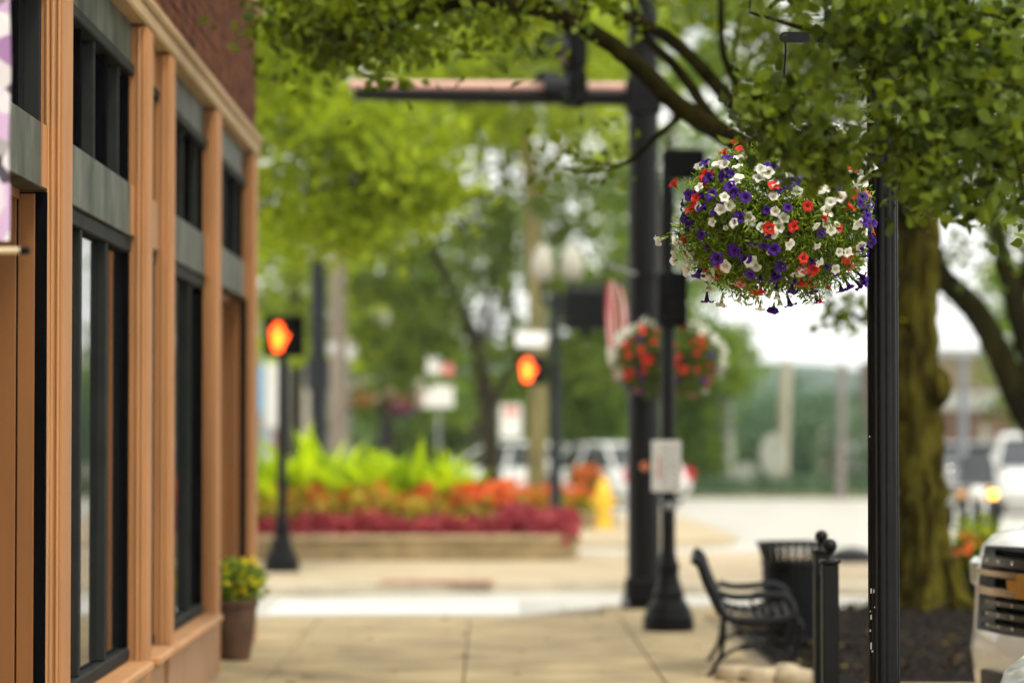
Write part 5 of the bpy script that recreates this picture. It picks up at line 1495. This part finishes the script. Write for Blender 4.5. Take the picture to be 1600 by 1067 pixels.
# the mossy street tree in the mulch bed
MT = Vector((PX(1452, 24), 24, .06))
trunk = [P(1453, 992, 24), P(1450, 960, 24), P(1444, 900, 24), P(1438, 800, 24), P(1434, 700, 24), P(1432, 600, 24), P(1431, 500, 24), P(1432, 400, 24), P(1436, 320, 24), P(1440, 180, 24), P(1450, 0, 24.2), P(1455, -250, 24.5)]
L1 = pxs([(1432, 345, 24), (1390, 300, 23), (1290, 262, 21.5), (1190, 236, 20), (1120, 205, 19), (1060, 165, 18.5), (1000, 108, 18), (940, 60, 17.8), (870, 25, 17.5), (800, 8, 17.2), (730, 2, 17), (650, 22, 17), (590, 48, 17), (530, 62, 17)])
L2 = pxs([(1436, 300, 24), (1330, 262, 22), (1230, 212, 20.5), (1150, 165, 20), (1090, 100, 19.4), (1030, 50, 19), (960, 18, 18.6), (900, -20, 18.3), (820, -60, 18)])
L3 = pxs([(1190, 215, 20.2), (1150, 130, 20), (1130, 80, 19.8), (1126, 0, 19.6), (1120, -80, 19.5)])
L4 = pxs([(880, 30, 17.5), (850, -10, 17.4), (830, -70, 17.2)])
L5 = pxs([(1440, 220, 24), (1400, 100, 23), (1330, -60, 22), (1250, -260, 21)])
L6 = pxs([(1448, 100, 24), (1500, 0, 25), (1600, -160, 26), (1700, -300, 27)])
L7 = pxs([(1126, 205, 19), (1060, 110, 19.2), (1010, 60, 19), (985, 0, 19), (960, -70, 18.8)])
L8 = pxs([(1075, 172, 18.6), (1030, 210, 18.6), (985, 250, 18.8), (930, 268, 19), (880, 262, 19)])
L9 = pxs([(1425, 420, 24), (1380, 470, 23.6), (1348, 500, 23.2), (1330, 485, 23)])
cl = np.vstack([
    spread([(490, 25, 17.6), (530, 20, 17.6), (570, 60, 17.6), (600, 5, 17.6), (640, 40, 17.6), (560, 0, 17.2), (500, 60, 17.8), (660, 0, 17.6)], 3, 22, 16, .3),
    spread([(690, 10, 17), (740, 20, 17.2), (800, 10, 17.3), (620, 75, 17), (780, 55, 17.2)], 2, 24, 12, .3),
    spread([(850, 30, 17.6), (900, 0, 17.6), (960, 0, 18), (1090, 0, 19.4), (1160, 30, 20)], 1, 26, 18, .4),
    spread([(1215, 90, 22.5), (1250, 70, 22.5), (1290, 90, 22.5), (1240, 130, 22.5), (1280, 140, 22.5), (1320, 120, 22.5), (1260, 175, 22.5), (1310, 170, 22.5), (1350, 160, 22.5), (1220, 170, 22), (1390, 60, 23), (1200, 60, 22), (1240, 30, 22.5)], 3, 16, 14, .7),
    spread([(930, 262, 19), (1335, 478, 23), (1310, 492, 23)], 1, 12, 8, .2),
    spread([(480, -60, 17), (560, -70, 17), (650, -80, 17), (780, -90, 17.4), (920, -90, 18), (1060, -80, 19), (1180, -80, 20), (1300, -100, 22)], 4, 36, 26, .8),
    ellip((2.6, 21.5, 7.2), (4.0, 4.5, 2.0), 150),
])
make_tree('street_tree', 'thick mossy trunk rising from the mulch bed with dark limbs overhead', MT,
          [(trunk, [.36, .28, .235, .205, .195, .185, .18, .18, .185, .15, .12, .08]), (L1, [.13, .11, .09, .08, .07, .06, .055, .052, .048, .044, .04, .034, .026, .016]), (L2, [.11, .08, .065, .055, .045, .04, .032, .024, .016]), (L3, [.04, .03, .025, .02, .015]), (L4, [.028, .02, .012]), (L5, [.11, .09, .07, .04]), (L6, [.10, .09, .07, .05]), (L7, [.045, .035, .028, .02, .014]), (L8, [.022, .018, .014, .01, .007]), (L9, [.07, .045, .03, .012])],
          cl, 80, .17, .085, L_MAIN, M_BARK, tmpl='kite', up=.7, rough=.06, bark2=M_BARKD)
mt = [o for o in bpy.data.objects if o.name.startswith('street_tree')][0]
b = MB(); c_ = P(1462, 605, 23.9) - MT; b.sphere(c_, (.13, .13, .17), 14, 10)
b.v = [tuple(Vector(v) * (1 + 0) + Vector((random.uniform(-.012, .012),) * 3)) for v in b.v]; b.build('burl', M_BARK, mt, smooth=True)
for k in range(6):                               # root flare
    an = k * 1.05 + .3; b = MB()
    b.tube(smooth_path([(.14 * math.cos(an), .14 * math.sin(an), .5), (.25 * math.cos(an), .25 * math.sin(an), .2), (.40 * math.cos(an), .40 * math.sin(an), .06), (.62 * math.cos(an), .62 * math.sin(an), .0)], 4), [.10] * 4 + [.10] * 4 + [.085] * 4 + [.03], 8); b.build('root', M_BARK, mt, smooth=True)

# second street tree, forked, further right
B2T = Vector((PX(1668, 31), 31, -.1))
t2 = pxs([(1668, 930, 31), (1655, 800, 31), (1635, 700, 31), (1600, 640, 31), (1570, 570, 31), (1535, 500, 31), (1490, 450, 31), (1462, 410, 31), (1445, 330, 31), (1430, 220, 31)])
t3 = pxs([(1640, 720, 31), (1618, 600, 31), (1590, 480, 31), (1565, 400, 31), (1548, 320, 31), (1530, 200, 31), (1510, 60, 31)])
t4 = pxs([(1590, 480, 31), (1612, 380, 31), (1625, 280, 31), (1640, 150, 31)])
cl = np.vstack([spread([(1420, 200, 31), (1470, 260, 31), (1520, 220, 31), (1570, 260, 31), (1600, 200, 31), (1440, 120, 31), (1500, 120, 31), (1560, 120, 31), (1610, 100, 31), (1480, 40, 31), (1560, 30, 31), (1400, 60, 31), (1590, 330, 31)], 5, 30, 26, 1.0), spread([(1530, 398, 30.5), (1545, 405, 30.5)], 1, 6, 4, .2), ellip((6.5, 31, 8.5), (4, 4, 2.5), 60)])
make_tree('street_tree', 'dark forked tree leaning in from the right behind the mossy trunk', B2T,
          [(t2, [.24, .20, .18, .15, .145, .14, .13, .12, .10, .06]), (t3, [.16, .14, .12, .105, .09, .07, .04]), (t4, [.07, .06, .05, .03])], cl, 95, .26, .10, L_DARK, M_BARKD, up=.6, rough=.08)

# near branch of a linden, its trunk outside the picture
NT = Vector((4.6, 10.9, -.12))
n1 = [(4.6, 10.9, -.1), (4.55, 10.9, 1.5), (4.5, 10.85, 2.6), (4.3, 10.8, 3.4), (3.9, 10.8, 4.4), (3.2, 10.9, 5.4)]
n2 = pxs([(2330, -60, 10.8), (1950, 20, 10.6), (1700, 90, 10.5), (1560, 120, 10.4), (1450, 110, 10.4), (1340, 70, 10.4), (1240, 40, 10.4), (1170, 20, 10.4)])
n3 = pxs([(1700, 90, 10.5), (1600, 200, 10.4), (1500, 230, 10.35), (1420, 235, 10.3), (1330, 235, 10.3), (1250, 215, 10.3), (1180, 175, 10.3)])
n4 = pxs([(1600, 200, 10.4), (1560, 270, 10.4), (1500, 310, 10.4)])
near = [(1225, -12), (1245, -30), (1285, -10), (1345, 22), (1395, 25), (1455, 25), (1515, 35), (1580, 35), (1338, 66), (1350, 80), (1385, 85), (1430, 95), (1490, 95), (1550, 105), (1600, 105), (1355, 120), (1425, 150), (1445, 150), (1480, 165), (1540, 175), (1600, 185),
        (1188, 158), (1208, 170), (1235, 176), (1215, 208), (1250, 222), (1290, 214), (1240, 248), (1282, 252), (1305, 240), (1300, 275), (1430, 235), (1450, 265), (1500, 245), (1560, 255), (1600, 265), (1425, 300), (1425, 262), (1475, 305), (1535, 312), (1590, 315), (1450, 205), (1520, 200), (1575, 215), (1460, 60), (1405, 115), (1520, 135), (1570, 150), (1380, 50), (1345, 40), (1410, 190)]
cl = np.vstack([spread([(x, y, random.uniform(9.7, 10.3)) for (x, y) in near], 2, 11, 9, .10),
                spread([(x, y, random.uniform(10.8, 11.6)) for (x, y) in near[::2] if x > 1400], 1, 18, 14, .15),
                spread([(x, y, random.uniform(10.2, 11.2)) for x in range(1180, 1700, 60) for y in (-40, -90)], 1, 16, 14, .2),
                spread([(x, y, random.uniform(10.2, 11.2)) for x in range(1620, 1900, 45) for y in range(0, 330, 55)], 1, 16, 14, .2)])
def nearest_in_view(c):
    px_ = 765 + c[:, 0] / c[:, 1] * FPX; py_ = 672 - (c[:, 2] - 1.6) / c[:, 1] * FPX
    inside = (px_ > 1150) & (px_ < 1600) & (py_ > 0) & (py_ < 360)
    return c[:, 1] + np.where(inside, 0, 100)
make_tree('linden_tree', 'sharp dark green leafy branch hanging in front of the large flower basket', NT,
          [(n1, [.19, .16, .14, .12, .09, .05]), (n2, [.05, .035, .025, .018, .014, .011, .008, .005]), (n3, [.018, .014, .011, .009, .007, .006, .004]), (n4, [.008, .006, .004])],
          cl, 36, .058, .046, L_NEAR, M_BARKD, tmpl='ovate', up=.35, flat=.8, rough=.03, single=300, pick=nearest_in_view)

# background trees -------------------------------------------------
def crown_boxes(lst, per):
    out = []
    for (x0, x1, y0, y1, d, n) in lst:
        for k in range(n):
            out.append(P(random.uniform(x0, x1), random.uniform(y0, y1), d + random.uniform(-2.0, 2.0)))
    return np.array(out)
# bright tree behind the building corner
T1 = (PX(318, 34), 34.5, 0)
cl = np.vstack([spread([(430, 230, 33.5), (470, 190, 33), (540, 190, 33), (600, 210, 33), (640, 250, 33), (670, 290, 33), (600, 280, 33), (540, 260, 33), (480, 260, 33), (430, 300, 33), (500, 330, 33), (560, 330, 33), (610, 330, 33), (540, 375, 33), (440, 350, 33.5), (590, 180, 33.2), (640, 200, 33.2), (420, 170, 33.5), (480, 150, 33.5), (660, 325, 33), (560, 225, 33)], 5, 22, 15, .7),
                spread([(420, 90, 34), (480, 110, 34), (400, 40, 34), (350, 200, 34.5), (300, 120, 35), (330, 300, 34.5), (280, 220, 35), (420, -40, 35), (320, -60, 35), (500, -80, 35)], 6, 34, 26, .9)])
make_tree('lime_tree', 'bright yellow-green tree reaching out past the storefront corner', T1,
          [([T1, (T1[0] + .05, 34.5, 2), P(330, 380, 34.5), P(350, 200, 34.5), P(370, -50, 34.8)], [.22, .17, .15, .11, .05]), (pxs([(330, 380, 34.5), (420, 330, 33.8), (520, 300, 33.2), (620, 270, 33)]), [.09, .06, .04, .02]), (pxs([(350, 210, 34.5), (440, 210, 33.8), (560, 215, 33.2)]), [.07, .04, .02])],
          cl, 130, .21, .105, L_LIME, M_BARKF, group='trees beyond the storefront', up=.8)
# dark central tree
T2 = (PX(768, 54), 54, 0)
cl = np.vstack([spread([(600, 300, 54), (650, 260, 54), (700, 230, 54), (760, 280, 54), (820, 240, 54), (880, 280, 54), (930, 250, 54), (960, 330, 54), (900, 370, 54), (850, 340, 54), (790, 360, 54), (720, 330, 54), (660, 340, 54), (610, 380, 54), (570, 430, 54), (620, 470, 54), (670, 430, 54), (600, 540, 54), (640, 520, 54), (950, 420, 54), (900, 450, 54), (840, 440, 54), (760, 440, 54), (700, 500, 54), (580, 590, 54), (640, 590, 54), (830, 560, 54), (900, 560, 54), (960, 500, 54), (780, 210, 54), (720, 280, 54), (560, 500, 54)], 3, 24, 20, 1.3), crown_boxes([(560, 1000, 190, 600, 54, 60), (560, 990, 230, 560, 58, 20)], 1)])
make_tree('shade_tree', 'large dark tree with forked trunk behind the raised flower bed', T2,
          [([T2, P(768, 740, 54), P(764, 660, 54), P(757, 600, 54), P(745, 540, 54), P(715, 470, 54), P(690, 420, 54), P(650, 340, 54), P(630, 260, 54)], [.20, .17, .16, .15, .13, .11, .09, .06, .03]), (pxs([(764, 650, 54), (790, 590, 54), (830, 540, 54), (870, 500, 54), (920, 440, 54)]), [.10, .08, .06, .045, .02]), (pxs([(748, 550, 54), (765, 460, 54), (790, 380, 54), (820, 280, 54)]), [.08, .06, .045, .02]), (pxs([(715, 480, 54), (660, 450, 54), (620, 410, 54), (590, 390, 54)]), [.05, .04, .03, .015])],
          cl, 40, .25, .19, L_DARK, M_BARKF, group='trees beyond the storefront', up=.6, rough=.1)
T3 = (PX(838, 50), 51, 0)
cl = np.vstack([spread([(760, 60, 50), (820, 40, 50), (700, 80, 50), (880, 90, 50), (780, 120, 50), (700, 190, 50), (850, 190, 50), (930, 60, 50), (640, 110, 50), (760, 190, 50), (960, 150, 50), (930, 190, 50)], 5, 34, 20, 1.2), ellip((1, 51, 9.5), (4, 3, 2), 40)])
make_tree('shade_tree', 'pale olive trunk of a tall tree beside the twin-globe lamp', T3,
          [([T3, P(838, 740, 51), P(840, 620, 51), P(838, 480, 51), P(830, 300, 51), P(820, 120, 51), P(830, -100, 51)], [.19, .165, .155, .145, .13, .10, .05]), (pxs([(832, 320, 51), (880, 220, 51), (920, 120, 51)]), [.07, .05, .02]), (pxs([(828, 250, 51), (770, 170, 51), (720, 100, 51)]), [.07, .05, .02])],
          cl, 60, .32, .20, L_LIME, M_BARKO, group='trees beyond the storefront', up=.8)
bgt = [  # px, d, crown boxes, leaf, label, name
    (600, 72, [(540, 700, 420, 650, 72, 70), (520, 680, 280, 430, 73, 20)], L_MID, 'mid-green tree behind the timber pole and two far baskets', .36),
    (455, 66, [(400, 560, 380, 560, 66, 46), (390, 520, -40, 140, 66, 40)], L_LIME, 'light green tree behind the storefront corner hand signal', .34),
    (905, 78, [(760, 1000, 560, 690, 78, 70), (860, 1000, 420, 590, 78, 50)], L_MID, 'mid-green tree behind the white crossover', .36),
    (800, 88, [(620, 1000, -40, 200, 88, 120), (560, 780, 60, 230, 90, 30)], L_LIME, 'tall lime-green tree crown high behind the mast arm', .46),
    (735, 82, [(640, 960, 300, 600, 82, 44)], L_MID, 'fresh green tree filling the gap behind the forked shade tree', .40),
    (1090, 84, [(1040, 1160, 520, 600, 82, 40), (1050, 1110, 590, 760, 84, 50), (1040, 1130, 380, 520, 84, 12)], L_MID, 'bright green tree right of the thick signal pole', .36),
    (1010, 70, [(960, 1180, -60, 160, 70, 70), (940, 1130, 180, 480, 74, 46)], L_MID, 'green tree crown above and right of the thick signal pole', .34),
    (700, 96, [(560, 900, 600, 740, 96, 90)], L_DARK, 'dark low tree mass closing the view behind the flower bed', .46),
    (1600, 70, [(1560, 1680, 430, 640, 70, 46)], L_MID, 'green tree behind the forked tree at the far right', .34),
]
for (px_, d, bx, lm, lab, sg_) in bgt:
    base = (PX(px_, d), d, -.2)
    cl = crown_boxes(bx, 1)
    zt = float(np.percentile(cl[:, 2], 70)); xm = float(cl[:, 0].mean())
    make_tree('background_tree', lab, base, [([base, (base[0] + .1, d, 1.5), ((base[0] + xm) / 2, d, zt * .6 + .4), (xm, d, zt + .3)], [.24, .18, .13, .05])], cl, 44, sg_ * 1.0, .29, lm, M_BARKF, group='trees beyond the storefront', up=.7)
# far wood across the road: one mass of crowns before the hills
cen = []
for k in range(300):
    x = random.uniform(-70, 90); y = random.uniform(150, 240)
    h = random.uniform(2.2, 4.4)
    r = random.uniform(2.2, 3.8)
    n = 110
    u = rand_unit(n)
    cen.append(np.column_stack([x + u[:, 0] * r, y + u[:, 1] * r, h * .5 + u[:, 2] * h * .5]))
cen = np.vstack(cen)
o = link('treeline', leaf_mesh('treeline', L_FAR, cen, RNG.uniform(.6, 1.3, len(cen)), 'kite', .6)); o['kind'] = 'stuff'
tag(o, 'distant hazy green wood in front of the hills', 'woodland', kind='stuff')
cen = np.column_stack([RNG.uniform(-20, 24, 9000), RNG.uniform(77, 80, 9000), RNG.uniform(-.05, .35, 9000)])
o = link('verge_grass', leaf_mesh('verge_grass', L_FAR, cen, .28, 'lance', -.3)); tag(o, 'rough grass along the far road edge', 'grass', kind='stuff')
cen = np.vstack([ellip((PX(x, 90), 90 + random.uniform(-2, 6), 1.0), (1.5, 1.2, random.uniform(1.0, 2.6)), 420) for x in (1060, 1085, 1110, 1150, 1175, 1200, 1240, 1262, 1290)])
o = link('roadside_shrubbery', leaf_mesh('roadside_shrubbery', L_FAR, cen, .30, 'kite', .5)); tag(o, 'green scrub along the far verge below the poles', 'shrubbery', kind='stuff')

# ------------------------------------------------------------------ haze
b = MB(); b.box(-720, 720, -80, 1220, -2.2, 46)
hz = b.build('haze', None); hz['kind'] = 'stuff'
hz.data.materials.clear()
m = bpy.data.materials.new('thin_haze'); m.use_nodes = True; t = m.node_tree
t.nodes.remove(t.nodes['Principled BSDF'])
pv = t.nodes.new('ShaderNodeVolumePrincipled')
pv.inputs['Color'].default_value = (.80, .90, 1.0, 1)
pv.inputs['Density'].default_value = 0.0003
pv.inputs['Anisotropy'].default_value = 0.2
t.links.new(pv.outputs[0], t.nodes['Material Output'].inputs['Volume'])
hz.data.materials.append(m)
